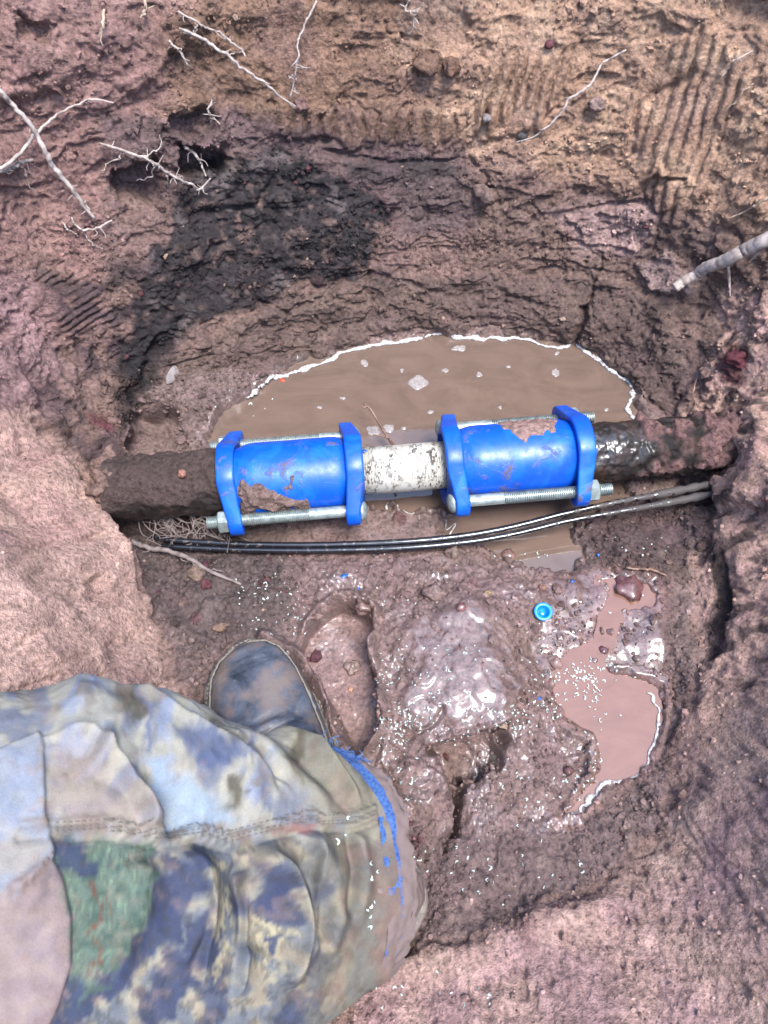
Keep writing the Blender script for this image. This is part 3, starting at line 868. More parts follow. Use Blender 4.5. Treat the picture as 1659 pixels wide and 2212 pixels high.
def flange_mesh(a, inward, R=.0405, lug=.0425, lr=.0140, th=.0165):
    """oval gland ring with an ear on each side, about the pipe axis at distance a"""
    n = 96
    pts = []
    for i in range(n):                                    # support outline of a disc and two ear discs
        q = 2 * math.pi * i / n
        dx, dz = math.cos(q), math.sin(q)
        best = max(((R, 0, R), (lug * dx + lr, lug, lr), (-lug * dx + lr, -lug, lr)), key=lambda s: s[0])
        pts.append((best[1] + best[2] * dx, best[2] * dz))
    pts = np.array(pts)
    # pinch the flanks a little so that the ears read as ears
    y = np.abs(pts[:, 0])
    pts[:, 1] *= 1 - .22 * np.exp(-((y - .034) / .008) ** 2)
    off = .0050 * ss(.022, .046, y) * inward
    thk = th * (1 - .22 * ss(.03, .05, y))
    rings = []
    for (sc, dz) in ((None, -.5), (-.0016, -.5), (-.0004, -.46), (0, -.38), (0, .38), (-.0004, .46), (-.0016, .5), (None, .5)):
        ring = []
        for i in range(n):
            l = math.hypot(*pts[i])
            if sc is None: u = pts[i] / l * .0325; o_ = 0
            else: u = pts[i] * (1 + sc / l); o_ = off[i]
            ring.append(PA + E1 * (a + o_ + dz * (thk[i] if sc is not None else th * .95)) + E2 * u[0] + E3 * u[1])
        rings.append(ring)
    v = np.array(rings).reshape(-1, 3)
    return v, [tuple(q) for q in grid_faces(len(rings), n, True)] + [tuple((7 * n + i, 7 * n + (i + 1) % n, (i + 1) % n, i)) for i in range(n)]
def thread_profile(a0, a1, r, pitch=.00175):
    out = []; a = a0
    while a < a1:
        out += [(a, r * .80), (a + pitch * .18, r * .80), (a + pitch * .5, r * 1.02), (a + pitch * .68, r * 1.02)]; a += pitch
    return out
def coupling(pxl, pxr, nut_side, label, thread_px, ends_px):
    al, ar = on_axis(pxl), on_axis(pxr)
    mid = PA + E1 * (al + ar) / 2
    root = empty('pipe_coupling', mid - E3 * .045)
    base = np.array(root.location)
    tag(root, label, 'coupling', 'bolted pipe couplings')
    def put(name, v, f, mat, par, sm=True):
        mb = MB(); mb.add(v, f); o = mb.build(name, mat, par, sm, at=base)
        o['_w'] = 0; del o['_w']
        return o
    L = ar - al
    s = 1 if nut_side == 'l' else -1
    prof = [(0, .0300), (.0, .0318), (.007, .0320), (.010, .0324), (.014, .0338), (.019, .0353), (.026, .0359), (L * .5, .0356), (L - .024, .0359), (L - .016, .0354), (L - .011, .0336), (L - .008, .0322), (L, .0318), (L, .030)]
    v, f = lathe([(al + q, r) for q, r in prof], PA, E1, 96)
    put('sleeve', v, f, m_blue, root)
    for a, inw in ((al, 1), (ar, -1)):
        v, f = flange_mesh(a, inw)
        o = put('flange_ring', v, f, m_blue, root)
    for sgn, tpx, epx in ((1, thread_px[0], ends_px[0]), (-1, thread_px[1], ends_px[1])):
        o0 = PA + E2 * sgn * .0425
        if nut_side == 'l': hd, nu, d = ar - .005, al + .005, -1
        else: hd, nu, d = al + .005, ar - .005, 1
        # along: from the head plane (0) towards the nut
        Lh = abs(nu - hd); ax = E1 * d
        org = o0 + E1 * hd
        t0 = abs(on_line(tpx, o0) - hd); tend = abs(on_line(epx, o0) - hd)
        r = .0058
        prof = [(0, .0001), (0, r * .96), (t0, r * .96)] + thread_profile(t0, tend, r) + [(tend + .0006, r * .8), (tend + .0008, .0001)]
        v, f = lathe(prof, org, ax, 24)
        bolt = put('bolt', v, f, m_zinc, root, False)
        hr = .0102
        v, f = lathe([(.0002, .006), (-.0002, hr * .96)] + [(-.0012 - .0062 * math.sin(q), hr * math.cos(q)) for q in np.linspace(0, 1.5, 9)] + [(-.0075, .0001)], org + ax * (-.0066), ax, 28)
        mb = MB(); mb.add(v, f); mb.build('bolt_head', m_zinc, bolt, True, at=base)
        # hexagon nut, chamfered
        no_ = org + ax * (Lh + .0066)
        n_ = E2; b_ = np.cross(ax, n_)
        vs = []; ph = .3 + sgn * .4
        for (q, rr, rnd) in ((0, .0095, 1), (0, .0104, 0), (.0012, .0109, 0), (.0088, .0109, 0), (.0100, .0100, .6), (.0100, .0060, 1)):
            for i in range(24):
                th = 2 * math.pi * i / 24
                hexr = math.cos(math.pi / 6) / math.cos(((th) % (math.pi / 3)) - math.pi / 6)
                k = hexr * (1 - rnd) + rnd * .93
                vs.append(no_ + ax * q + rr * k * (n_ * math.cos(th + ph) + b_ * math.sin(th + ph)))
        mb = MB(); mb.add(vs, [tuple(q) for q in grid_faces(6, 24, True)]); mb.build('nut', m_zinc, bolt, False, at=base)
    return root
coupling(500, 766, 'l', 'blue enamelled coupling with two long bolts, on the left between dark pipe and white pipe', (690, 668), (455, 450))
coupling(972, 1243, 'r', 'blue enamelled coupling with two long bolts, on the right between white pipe and black pipe', (1062, 1088), (1279, 1320))

def mud_on_sleeve(pts, px0, px1, th0, th1, label, thick, R=.0353, rgb=(138, 114, 106), wv=.25, jag=16):
    nL, nS = 150, 110
    a = np.linspace(on_axis(px0), on_axis(px1), nL)
    th = np.radians(np.linspace(th0, th1, nS))            # 0 = away from the camera, 90 = up, 180 = towards it
    nrm = np.repeat((np.cos(th)[:, None] * E2 + np.sin(th)[:, None] * E3)[None], nL, 0).reshape(-1, 3)
    p = (PA + a[:, None, None] * E1).repeat(nS, 1).reshape(-1, 3) + nrm * R
    sx, sy, _ = survey(p)
    w1 = fbm(p, .012, 3, 101)
    d = poly_sd(sx + jag * w1, sy + jag * w1, pts)
    h = np.sqrt(np.clip((d + 3) / 14, 0, 1)) * thick * (.55 + .9 * np.clip(.5 + fbm(p, .008, 2, 102), 0, 1.4)) + noise3(p, .003, 103) * .0006
    h = np.where(d > -3, h, -.002)
    p2 = p + nrm * h[:, None]
    F = grid_faces(nL, nS); ok = (d > -5)[F].any(1); F = F[ok]
    u, inv = np.unique(F, return_inverse=True)
    me = mesh_np('mud_clump', p2[u], inv.reshape(-1, 4))
    cc = np.empty((len(u), 3)); cc[:] = C_(*rgb); cc *= (1 + .3 * noise3(p[u], .006, 104))[:, None]
    set_col(me, 'col', cc); set_f(me, 'wet', np.full(len(u), wv))
    return tag(link('mud_clump', me, soil), label, 'mud')
mud_on_sleeve([(521,1036),(545,1058),(562,1046),(590,1060),(606,1076),(632,1078),(646,1088),(640,1098),(600,1102),(560,1100),(545,1118),(524,1124)], 512, 680, 90, 208,
              'thick lump of crumbly mud stuck low on the left blue coupling', .0042)
mud_on_sleeve([(632,1030),(640,1034),(634,1052),(624,1062),(628,1046)], 600, 660, 90, 208, 'narrow streak of mud in the middle of the left blue coupling', .0025)
mud_on_sleeve([(640,1082),(662,1080),(668,1094),(652,1100),(640,1092)], 620, 690, 90, 208, 'small mud blob right of the thick lump on the left blue coupling', .003, jag=6)
mud_on_sleeve([(1070,912),(1110,914),(1150,906),(1200,908),(1204,932),(1170,936),(1140,936),(1130,946),(1112,938),(1100,924)], 1055, 1215, 20, 130,
              'smeared wet mud on top of the right blue coupling', .0028, rgb=(160, 128, 120), wv=.6)

# ------------------------------------------------------------------ cables
m_cable, nt, b = new_mat('muddy black sheathing')
geo = nt.nodes.new('ShaderNodeNewGeometry').outputs['Position']
n1 = tex(nt, 'ShaderNodeTexNoise', 160, geo, 5, .65)
sx_ = nt.nodes.new('ShaderNodeSeparateXYZ'); nt.links.new(geo, sx_.inputs[0])
k = mathn(nt, 'ADD', n1.outputs['Fac'], mathn(nt, 'MULTIPLY', mathn(nt, 'MAXIMUM', mathn(nt, 'SUBTRACT', sx_.outputs[0], .16), 0), 2.2))
mk = ramp(nt, k, [(.56, 0.0), (.68, 1.0)])
nt.links.new(mixc(nt, mk, (.008, .008, .010), (.034, .027, .024)), b.inputs['Base Color'])
nt.links.new(ramp(nt, mk, [(0, .12), (1, .8)]), b.inputs['Roughness'])
b.inputs['Specular IOR Level'].default_value = .7
def cable(pts, r, label):
    pw = [P(a, b_, z=z) for a, b_, z in pts]
    c_ = spline(pw, 200)
    c_[:, 2] += .0006 * np.sin(np.linspace(0, 21, 200))
    ms = ss(1360, 1480, survey(c_)[0])
    rr = r * (1 + ms * (.25 + .9 * np.clip(fbm(c_, .012, 2, int(r * 1e5)), -.2, 1)))
    v, f = tube(c_, rr, 14, .02, 5)
    mb = MB(); mb.add(v, f)
    return tag(mb.build('cable', m_cable), label, 'cable', 'black cables below the pipe')
cable([(330,1160,.000),(400,1170,.003),(620,1177,.005),(860,1171,.006),(1000,1158,.007),(1105,1138,.010),(1210,1112,.013),(1320,1088,.016),(1440,1064,.019),(1560,1040,.022),(1640,1022,.024)], .0030,
      'upper of two thin black cables running under the blue couplings')
cable([(350,1180,.000),(410,1184,.003),(620,1189,.005),(860,1184,.006),(1010,1171,.007),(1115,1152,.009),(1220,1127,.011),(1330,1107,.014),(1440,1086,.017),(1560,1062,.020),(1640,1045,.022)], .0028,
      'lower of two thin black cables running under the blue couplings')
# ------------------------------------------------------------------ the worker's leg: trousers and boot
PX = empty('person', P(560, 1800, z=0.0))
tag(PX, 'person kneeling in faded muddy camouflage trousers and a scuffed dark leather work boot', 'person')
BASE = np.array(PX.location)

m_cloth, nt, b = new_mat('faded printed canvas')
geo = nt.nodes.new('ShaderNodeNewGeometry').outputs['Position']
wv = tex(nt, 'ShaderNodeTexNoise', 1400, geo, 2, .5); w2 = tex(nt, 'ShaderNodeTexNoise', 120, geo, 5, .6)
cc_ = mixc(nt, 1.0, attr(nt, 'col').outputs['Color'], ramp(nt, w2.outputs['Fac'], [(.3, .86), (.7, 1.1)]), 'MULTIPLY')
cc_ = mixc(nt, 1.0, cc_, ramp(nt, wv.outputs['Fac'], [(.3, .88), (.7, 1.1)]), 'MULTIPLY')
nt.links.new(cc_, b.inputs['Base Color']); b.inputs['Roughness'].default_value = .88
b.inputs['Specular IOR Level'].default_value = .2
bp = nt.nodes.new('ShaderNodeBump'); bp.inputs['Distance'].default_value = .0007; bp.inputs['Strength'].default_value = .5
nt.links.new(mathn(nt, 'ADD', wv.outputs['Fac'], w2.outputs['Fac']), bp.inputs['Height']); nt.links.new(bp.outputs[0], b.inputs['Normal'])

cl_pts = [P(794,1830,z=.059), P(600,1872,z=.080), P(400,1925,z=.115), P(200,1960,z=.150), P(0,1990,z=.180), P(-260,2040,z=.205), P(-420,2080,z=.212)]
hv = [.082, .101, .114, .119, .122, .125, .125]; hw_ = [.052, .066, .076, .082, .085, .088, .088]
NA, NT = 400, 330
cl = spline(cl_pts, NA); hvs = spline([[q] for q in hv], NA)[:, 0]; hws = spline([[q] for q in hw_], NA)[:, 0]
tn = np.gradient(cl, axis=0); tn /= np.linalg.norm(tn, axis=1)[:, None]
Wd = CAM - cl; Wd -= tn * np.sum(Wd * tn, 1)[:, None]; Wd /= np.linalg.norm(Wd, axis=1)[:, None]
Vd = np.cross(tn, Wd)
if (Vd[0] @ UPV) < 0: Vd = -Vd
def leg_surface(scale=1.0, ext=0.0, nT=NT, j0=0, j1=NA):
    th = np.linspace(0, 2 * math.pi, nT, endpoint=False)
    th = th - .5 * (1 - np.cos(2 * th)) * 0 - .55 * np.sin(th - math.pi / 2 + math.pi) * 0
    nf = int(nT * .74)
    th = np.concatenate([np.linspace(-.25, math.pi + .25, nf, endpoint=False), np.linspace(math.pi + .25, 2 * math.pi - .25, nT - nf, endpoint=False)])
    cs, sn = np.cos(th), np.sin(th)
    se = lambda q: np.sign(q) * np.abs(q) ** .86
    p = cl[j0:j1, None] + scale * (hvs[j0:j1, None, None] * Vd[j0:j1, None] * se(cs)[None, :, None] + hws[j0:j1, None, None] * Wd[j0:j1, None] * se(sn)[None, :, None])
    # the hem is cut slanting: its far edge lies further back than the side that faces up
    k = np.linspace(j0 / NA, j1 / NA, j1 - j0)
    sh = (.062 * np.clip(cs, 0, 1) ** 2 + .012 * np.clip(-cs, 0, 1) ** 2) * 1.0
    ext = ext * (1 + 1.1 * np.clip(cs, 0, 1))[None, :, None] if ext else ext
    p = p + tn[j0:j1, None] * (sh[None, :, None] * np.exp(-(k / .22) ** 2)[:, None, None] - ext)
    nrm = Vd[j0:j1, None] * (cs / hvs[j0:j1, None])[..., None] + Wd[j0:j1, None] * (sn / hws[j0:j1, None])[..., None]
    nrm /= np.linalg.norm(nrm, axis=2)[..., None]
    return p.reshape(-1, 3), nrm.reshape(-1, 3), th
TV, TN, th_ = leg_surface()
tx, ty, tt = survey(TV)
front = ss(-.05, .42, np.repeat(np.sin(th_)[None], NA, 0).ravel())
arc = np.repeat(np.linspace(0, 1, NA), NT)
wv1 = fbm(TV, .05, 2, 120); wv2 = fbm(TV, .02, 2, 121)
fx, fy = tx + 14 * wv1, ty + 14 * wv1
dsp = np.zeros(len(TV))
def fold(pts, width, amp, skew=0.0):
    global dsp
    d, s, a = seg_dist(fx, fy, pts)
    L = sum(math.dist(pts[i], pts[i + 1]) for i in range(len(pts) - 1))
    end = ss(0, .12, a / L) * (1 - ss(.88, 1, a / L)) * .8 + .2
    sd_ = d * np.sign(s)
    wd = np.where(sd_ > 0, width * (1 + skew), width * (1 - skew))
    dsp += 1.7 * amp * np.exp(-(sd_ / wd) ** 2) * end * front
def crease(pts, amp, w1, w2=5.0):
    global dsp
    d, s, a = seg_dist(fx, fy, pts)
    L = sum(math.dist(pts[i], pts[i + 1]) for i in range(len(pts) - 1))
    end = ss(0, .2, a / L) * (1 - ss(.8, 1, a / L))
    dsp += 1.2 * amp * np.where(s > 0, np.exp(-d / w1), np.exp(-(d / w2) ** 2)) * end * front
crease([(60,1475),(92,1484),(304,1545),(487,1622),(561,1679),(642,1737)], .0085, 60, 7)
crease([(470,1548),(516,1552),(573,1572),(687,1624),(756,1708),(784,1760)], .0070, 44, 6)
crease([(327,1830),(304,1752),(258,1671),(189,1616),(92,1603)], .0085, 50, 7)
crease([(500,2180),(533,1998),(536,1889),(504,1826)], .0080, 44, 7)
crease([(590,2120),(636,2015),(625,1935),(573,1836)], .0075, 36, 7)
crease([(630,2075),(682,1941),(688,1843),(630,1790)], .0060, 32, 6)
crease([(420,2180),(440,2010),(424,1900),(395,1822)], .0065, 40, 8)
fold([(90,1520),(170,1540),(300,1590),(450,1660),(560,1715),(640,1765)], 40, .0035, .35)
fold([(210,1650),(330,1710),(420,1790)], 30, -.0055)
fold([(250,1510),(450,1560),(600,1640),(690,1720),(740,1772)], 34, .0065, .4)
fold([(430,1552),(560,1600),(680,1690),(740,1760)], 16, -.0035)
fold([(560,1565),(680,1610),(760,1690),(790,1760)], 26, .0045)
fold([(190,1640),(290,1700),(330,1800)], 26, .006, -.3)
fold([(300,1700),(360,1760),(380,1815)], 18, -.005)
fold([(533,1838),(600,1900),(626,1970),(615,2050),(590,2130)], 30, .008, -.3)
fold([(500,1850),(540,1950),(540,2060)], 26, -.006)
fold([(401,1827),(440,1900),(420,2000),(370,2090)], 34, .006, .3)
fold([(660,1800),(720,1880),(730,1980),(690,2060)], 26, .0055)
fold([(640,1850),(680,1930),(670,2030)], 18, -.004)
fold([(770,1790),(790,1880),(775,1990)], 14, .0035)
fold([(745,1790),(760,1880),(750,1980)], 10, -.003)
fold([(300,1850),(290,1960),(240,2080)], 40, .005)
fold([(470,1560),(560,1640),(600,1720)], 12, -.0025)
dsp += (.0045 * wv1 + .0022 * wv2 + .0007 * fbm(TV, .007, 2, 124)) * (.4 + .6 * front)
# pocket layers, felled seam
pocket = ss(-3, 3, poly_sd(fx, fy, [(-900,1640),(0,1632),(84,1594),(92,1650),(99,1770),(116,1845),(60,1910),(0,1940),(-900,1950)]))
pocket2 = ss(-4, 4, poly_sd(fx, fy, [(-900,1900),(0,1935),(108,1850),(136,1910),(150,1975),(153,2085),(116,2190),(60,2300),(-900,2400)]))
tab = ss(-3, 3, poly_sd(fx, fy, [(84,1602),(140,1612),(190,1622),(196,1640),(150,1634),(88,1640)]))
dsp += (.0048 * pocket + .0042 * pocket2 + .0022 * tab) * front
seam_low = [(40,1810),(115,1804),(210,1802),(309,1815),(338,1821),(424,1806),(493,1822),(573,1804),(665,1783),(693,1793),(762,1784),(815,1768)]
seam_up = [(a, b_ - 34 + 4 * (i % 2)) for i, (a, b_) in enumerate(seam_low)]
seamz = ss(-2.5, 2.5, poly_sd(fx, fy, seam_low + seam_up[::-1]))
dsp += .0024 * seamz * front * (1 - pocket)
for o_, am in ((-8, -.0012), (-15, -.0011), (-27, -.0012)):
    d, s, a = seg_dist(fx, fy, [(a_, b_ + o_) for a_, b_ in seam_low])
    dsp += am * np.exp(-(d / 2.6) ** 2) * front
d, s, a = seg_dist(fx, fy, seam_low)
dsp -= .003 * np.exp(-((d * np.sign(s) - 7) / 6.) ** 2) * front
TV2 = TV + TN * dsp[:, None]
TV2[:, 2] = np.maximum(TV2[:, 2], .004)

# printed camouflage, faded and stained (pattern on the cloth itself)
u_ = np.stack([tx, ty, np.zeros_like(tx)], 1) / 1000.0
q1 = fbm(u_, .10, 3, 130); q2 = fbm(u_, .06, 3, 131); q3 = fbm(u_, .035, 3, 132); q4 = fbm(u_, .016, 2, 133)
cx_, cy_ = tx + 40 * q2 + 22 * q3 + 8 * q4, ty + 40 * q1 + 22 * q3 + 8 * q4
K = np.empty((len(TV), 3)); 
def CC(r, g, b_): return np.array(srgb(r, g, b_)) ** 1.06 * .345
K[:] = CC(196, 192, 178)
def dye(m, rgb, k=1.0):
    global K
    K += (CC(*rgb) - K) * np.clip(m * k, 0, 1)[:, None]
def patch(pts, feather=14): return ss(-feather, feather, poly_sd(cx_, cy_, pts))
dye(ss(.0, .3, q1), (160, 172, 198), .8)
dye(ss(.05, .3, -q2), (206, 200, 180), .8)
dye(ss(.02, .3, q2) * ss(-.2, .3, q1), (132, 128, 108), .6)
dye(ss(.08, .34, -q1), (116, 128, 160), .65)
dye(patch([(600,1580),(700,1600),(800,1720),(800,1770),(690,1750),(620,1680)], 30), (168, 162, 138), .7)
for pts in ([(625,1615),(665,1620),(660,1660),(630,1670)], [(455,1600),(500,1600),(505,1640),(460,1640)], [(600,1640),(650,1650),(640,1690)], [(740,1680),(770,1720),(760,1760)], [(430,1580),(470,1570),(480,1600)], [(470,1700),(510,1690),(520,1730),(480,1745)], [(240,1525),(300,1535),(300,1575),(250,1580)], [(690,1800),(730,1810),(720,1850),(690,1840)],
            [(520,1620),(545,1640),(520,1670)]):
    dye(patch(pts, 12), (98, 92, 74), .85)
for pts in ([(296,1545),(316,1560),(312,1640),(294,1640)], [(520,1590),(540,1600),(536,1660),(520,1650)], [(340,1600),(440,1610),(520,1650),(420,1660)], [(560,1690),(580,1740),(560,1760)]):
    dye(patch(pts, 14), (104, 118, 156), .8)
dye(patch([(300,1660),(420,1700),(520,1780),(400,1790),(320,1740)], 20), (176, 196, 214), .8)
dye(patch([(95,1630),(190,1640),(290,1720),(330,1800),(100,1800)], 44), (184, 164, 150), .7)
dye(patch([(-900,1640),(0,1632),(84,1594),(99,1770),(116,1845),(60,1910),(0,1940),(-900,1950)], 14), (170, 176, 190), .75)
dye(patch([(-300,1790),(40,1800),(110,1830),(60,1880),(-300,1900)], 20), (190, 180, 166), .8)
low = ss(1800, 1835, cy_ - 0 * cx_) * ss(100, 150, tx)
dye(low, (122, 128, 138), .85)
dye(low * ss(-.15, .3, q2), (196, 186, 158), .85)
dye(low * ss(.05, .3, -q1 + .4 * q3), (80, 90, 122), .8)
dye(patch([(125,1815),(330,1812),(318,1900),(322,1960),(290,2010),(270,2060),(215,2100),(180,2180),(130,2200),(150,2100),(140,1980),(115,1860)], 8), (122, 142, 124), .9)
gr = patch([(125,1815),(330,1812),(322,1960),(270,2060),(180,2180),(130,2200),(150,2100),(140,1980)], 8)
dye(gr * ss(.0, .3, q3 + .3 * q4), (158, 184, 150), .55)
dye(gr * ss(.05, .3, -q3 - .3 * q4), (80, 104, 92), .7)
for pts in ([(195,1890),(205,1890),(206,2080),(196,2100)], [(232,1920),(240,1930),(232,2000)], [(280,1840),(288,1850),(280,1890)]):
    dye(patch(pts, 3), (140, 92, 74), .8)
for pts in ([(118,1820),(190,1815),(200,1880),(130,1900)], [(330,1880),(430,1830),(420,1930),(330,2060),(230,2160),(120,2260),(110,2200),(230,2100),(300,2010)],
            [(540,1850),(600,1900),(625,1960),(600,1990),(560,1930)], [(380,2000),(440,1950),(470,2020),(420,2120),(330,2230),(300,2200)], [(640,2060),(680,2020),(690,2060),(650,2110),(610,2140)],
            [(560,2010),(590,2030),(580,2070),(550,2060)], [(100,2120),(180,2120),(120,2240),(60,2240)]):
    dye(patch(pts, 8), (76, 84, 114), .88)
for pts in ([(440,1850),(490,1880),(510,1980),(500,2080),(450,2110),(440,2010),(430,1930)], [(560,1960),(600,2000),(610,2060),(560,2130),(530,2080)], [(590,1880),(640,1870),(650,1910),(610,1920)]):
    dye(patch(pts, 8) * ss(-.25, .1, q4 + q3), (206, 194, 160), .9)
dye(ss(.26, .42, np.abs(np.sin(cx_ * .09 + 5 * q3)) * ss(.0, .2, q3)) * low, (84, 84, 88), .5)
mudm = ss(735, 865, tx + 120 * q2 + 50 * q3) * ss(1600, 1960, ty + 80 * q3)
dye(ss(560, 760, tx + 90 * q1), (146, 138, 116), .6)
dye(mudm, (150, 124, 114), .85)
dye(patch([(-900,1900),(0,1935),(108,1850),(150,1975),(153,2085),(116,2190),(60,2400),(-900,2500)], 10), (178, 152, 146), .8)
dye(patch([(80,1880),(120,1900),(110,1960),(90,1980)], 12), (120, 108, 110), .6)
dye(patch([(575,1785),(640,1765),(676,1775),(640,1792),(585,1800)], 6), (176, 134, 128), .9)
dye(seamz * ss(.0, .2, q3), (170, 150, 136), .6)
for o_ in (-8, -15, -27):
    d, s, a = seg_dist(fx, fy, [(a_, b_ + o_) for a_, b_ in seam_low])
    dye(np.exp(-(d / 2.2) ** 2) * front, (112, 104, 98), .6)
grime = ss(.1, .35, q2 + .5 * q4)
dye(grime, (172, 146, 134), .3)
K = np.clip(K, .01, .85)
me = mesh_np('trouser_leg', TV2 - BASE, grid_faces(NA, NT, True))
set_col(me, 'col', K)
trouser = link('trouser_leg', me, m_cloth, PX)

def on_leg(px, py, lift=.0):
    k = np.argmin((tx - px) ** 2 + (ty - py) ** 2 + (1 - front) * 1e6)
    return TV2[k] + TN[k] * lift, TN[k]
m_thread, nt, b = new_mat('tan sewing thread'); b.inputs['Base Color'].default_value = (.085, .078, .070, 1); b.inputs['Roughness'].default_value = .8
mb = MB()
for o_ in (-8, -15, -27):
    ln = spline([(a_, b_ + o_) for a_, b_ in seam_low], 150)
    for i in range(14, 148):
        if i % 2: continue
        p0, n0 = on_leg(*ln[i], .0004); p1, n1_ = on_leg(*ln[i + 1], .0004)
        if np.linalg.norm(p1 - p0) < 1e-5: continue
        v, f = tube([p0 - BASE, (p0 + p1) / 2 + n0 * .0003 - BASE, p1 - BASE], (.00028), 5); mb.add(v, f)
mb.build('seam_stitching', m_thread, trouser)

# blue denim edge that shows below the hem, frayed at the top
m_denim, nt, b = new_mat('blue denim')
geo = nt.nodes.new('ShaderNodeNewGeometry').outputs['Position']
n1 = tex(nt, 'ShaderNodeTexNoise', 500, geo, 4, .7); n2 = tex(nt, 'ShaderNodeTexNoise', 60, geo, 5, .6)
sy_ = nt.nodes.new('ShaderNodeSeparateXYZ'); nt.links.new(geo, sy_.inputs[0])
mk = ramp(nt, mathn(nt, 'ADD', mathn(nt, 'MULTIPLY', n2.outputs['Fac'], .9), attr(nt, 'mud').outputs['Fac']), [(.72, 0.0), (.84, 1.0)])
cd = mixc(nt, ramp(nt, n1.outputs['Fac'], [(.35, 0.0), (.7, 1.0)]), (.004, .022, .11), (.04, .10, .23))
nt.links.new(mixc(nt, mk, cd, (.095, .068, .062)), b.inputs['Base Color']); b.inputs['Roughness'].default_value = .9
jn = 22
p, n, th = leg_surface(.945, .014, NT, 0, jn)
wob = fbm(p, .02, 3, 140) * .004 + fbm(p, .006, 2, 141) * .0012
p = p + n * wob[:, None]
row0 = (np.arange(len(p)) // NT) < 3
p[row0] += tn[0] * (.004 * fbm(p[row0], .006, 2, 142))[:, None]
p[:, 2] = np.maximum(p[:, 2], .002)
me = mesh_np('frayed_cuff', p - BASE, grid_faces(jn, NT, True))
kr = np.repeat(np.arange(jn), NT); csx, csy, _ = survey(p)
set_f(me, 'mud', np.clip((1 - ss(7, 10, kr)) * .9 + .12 + .35 * ss(1750, 2050, csy), 0, 1) * ss(1570, 1760, csy))
cuff = link('frayed_cuff', me, m_denim, trouser)
csx, csy, _ = survey(p)
mb = MB(); m_fray, nt, b = new_mat('frayed denim threads'); b.inputs['Base Color'].default_value = (.035, .08, .19, 1); b.inputs['Roughness'].default_value = .9
g = np.random.default_rng(21)
edge = np.arange(NT); vis = [i for i in edge if math.sin(th[i]) > -.05]
for k in range(110):
    i = vis[int(g.integers(len(vis)))]
    if csy[i] > 1650 and g.random() < .85: continue
    if csy[i] > 1900: continue
    p0 = p[i + NT * int(g.integers(0, 4))] + g.normal(size=3) * .001
    d = -tn[0] * g.uniform(.3, 1) + g.normal(size=3) * .8 + np.array([.3, .1, .1]); d /= np.linalg.norm(d)
    L = g.uniform(.002, .009 if csy[i] < 1660 else .003)
    p1 = p0 + d * L * .5 + g.normal(size=3) * .001; p2 = p0 + d * L + g.normal(size=3) * .003 - np.array([0, 0, .002])
    v, f = tube([p0 - BASE, p1 - BASE, p2 - BASE], [.00055, .0005, .00035], 4); mb.add(v, f)
mb.build('loose_threads', m_fray, trouser)['kind'] = 'stuff'

# boot
m_leather, nt, b = new_mat('worn wet leather')
geo = nt.nodes.new('ShaderNodeNewGeometry').outputs['Position']
n1 = tex(nt, 'ShaderNodeTexNoise', 26, geo, 8, .7); n1.inputs['Distortion'].default_value = .7
n2 = tex(nt, 'ShaderNodeTexNoise', 260, geo, 5, .65); n3 = tex(nt, 'ShaderNodeTexNoise', 25, geo, 5, .6)
cl_ = mixc(nt, ramp(nt, n1.outputs['Fac'], [(.35, 0.0), (.65, 1.0)]), (.010, .013, .020), (.075, .088, .115))
cl_ = mixc(nt, ramp(nt, n2.outputs['Fac'], [(.62, 0.0), (.72, .55)]), cl_, (.15, .14, .135))
cl_ = mixc(nt, ramp(nt, n3.outputs['Fac'], [(.47, 0.0), (.60, .85)]), cl_, (.105, .08, .066))
mudc = attr(nt, 'mud').outputs['Fac']
cl_ = mixc(nt, mudc, cl_, (.105, .076, .068))
nt.links.new(cl_, b.inputs['Base Color'])
nt.links.new(mathn(nt, 'ADD', mathn(nt, 'MULTIPLY', mudc, .2), ramp(nt, n2.outputs['Fac'], [(.3, .30), (.7, .55)])), b.inputs['Roughness'])
bp = nt.nodes.new('ShaderNodeBump'); bp.inputs['Distance'].default_value = .0010; bp.inputs['Strength'].default_value = .55
nt.links.new(n2.outputs['Fac'], bp.inputs['Height']); nt.links.new(bp.outputs[0], b.inputs['Normal'])
TOE, HEEL = P(522, 1400, z=.02), P(832, 2052, z=.02)
TOE[2] = HEEL[2] = 0
ab = (HEEL - TOE); BL = np.linalg.norm(ab); ab /= BL; as_ = np.array([-ab[1], ab[0], 0.0])   # as_: to the camera's left or right
if as_[0] < 0: as_ = -as_
s_k = np.array([0, .03, .08, .16, .27, .38, .5, .62, .75, .88, .96, 1.0])
w_k = np.array([.006, .024, .036, .044, .047, .046, .042, .042, .046, .046, .036, .012])
h_k = np.array([.030, .038, .045, .050, .055, .066, .088, .105, .110, .105, .095, .070])
nB, nS = 110, 72
sB = np.concatenate([np.linspace(0, .12, 40, endpoint=False) ** 1.0, np.linspace(.12, 1, nB - 40)])
wB = np.interp(sB, s_k, w_k) * np.interp(sB, [0, .6, 1], [.93, .93, 1.05]); hB = np.interp(sB, s_k, h_k)
for _ in range(3):
    wB[1:-1] = (wB[:-2] + 2 * wB[1:-1] + wB[2:]) / 4; hB[1:-1] = (hB[:-2] + 2 * hB[1:-1] + hB[2:]) / 4
fl = np.linspace(-math.pi / 2 * 1.0, math.pi / 2, nS)      # across, side to side over the top
bend = .010 * np.sin(sB * math.pi) * -1
SOLE = .020
def boot_pt(i, q, off=0):
    x = np.sign(np.sin(q)) * abs(math.sin(q)) ** .8 * (wB[i] + off); zz = SOLE + (abs(math.cos(q)) ** .75) * (hB[i] - SOLE + off)
    return TOE + ab * (sB[i] * BL) + as_ * (x + bend[i]) + np.array([0, 0, zz])
bv = np.array([boot_pt(i, q) for i in range(nB) for q in fl])
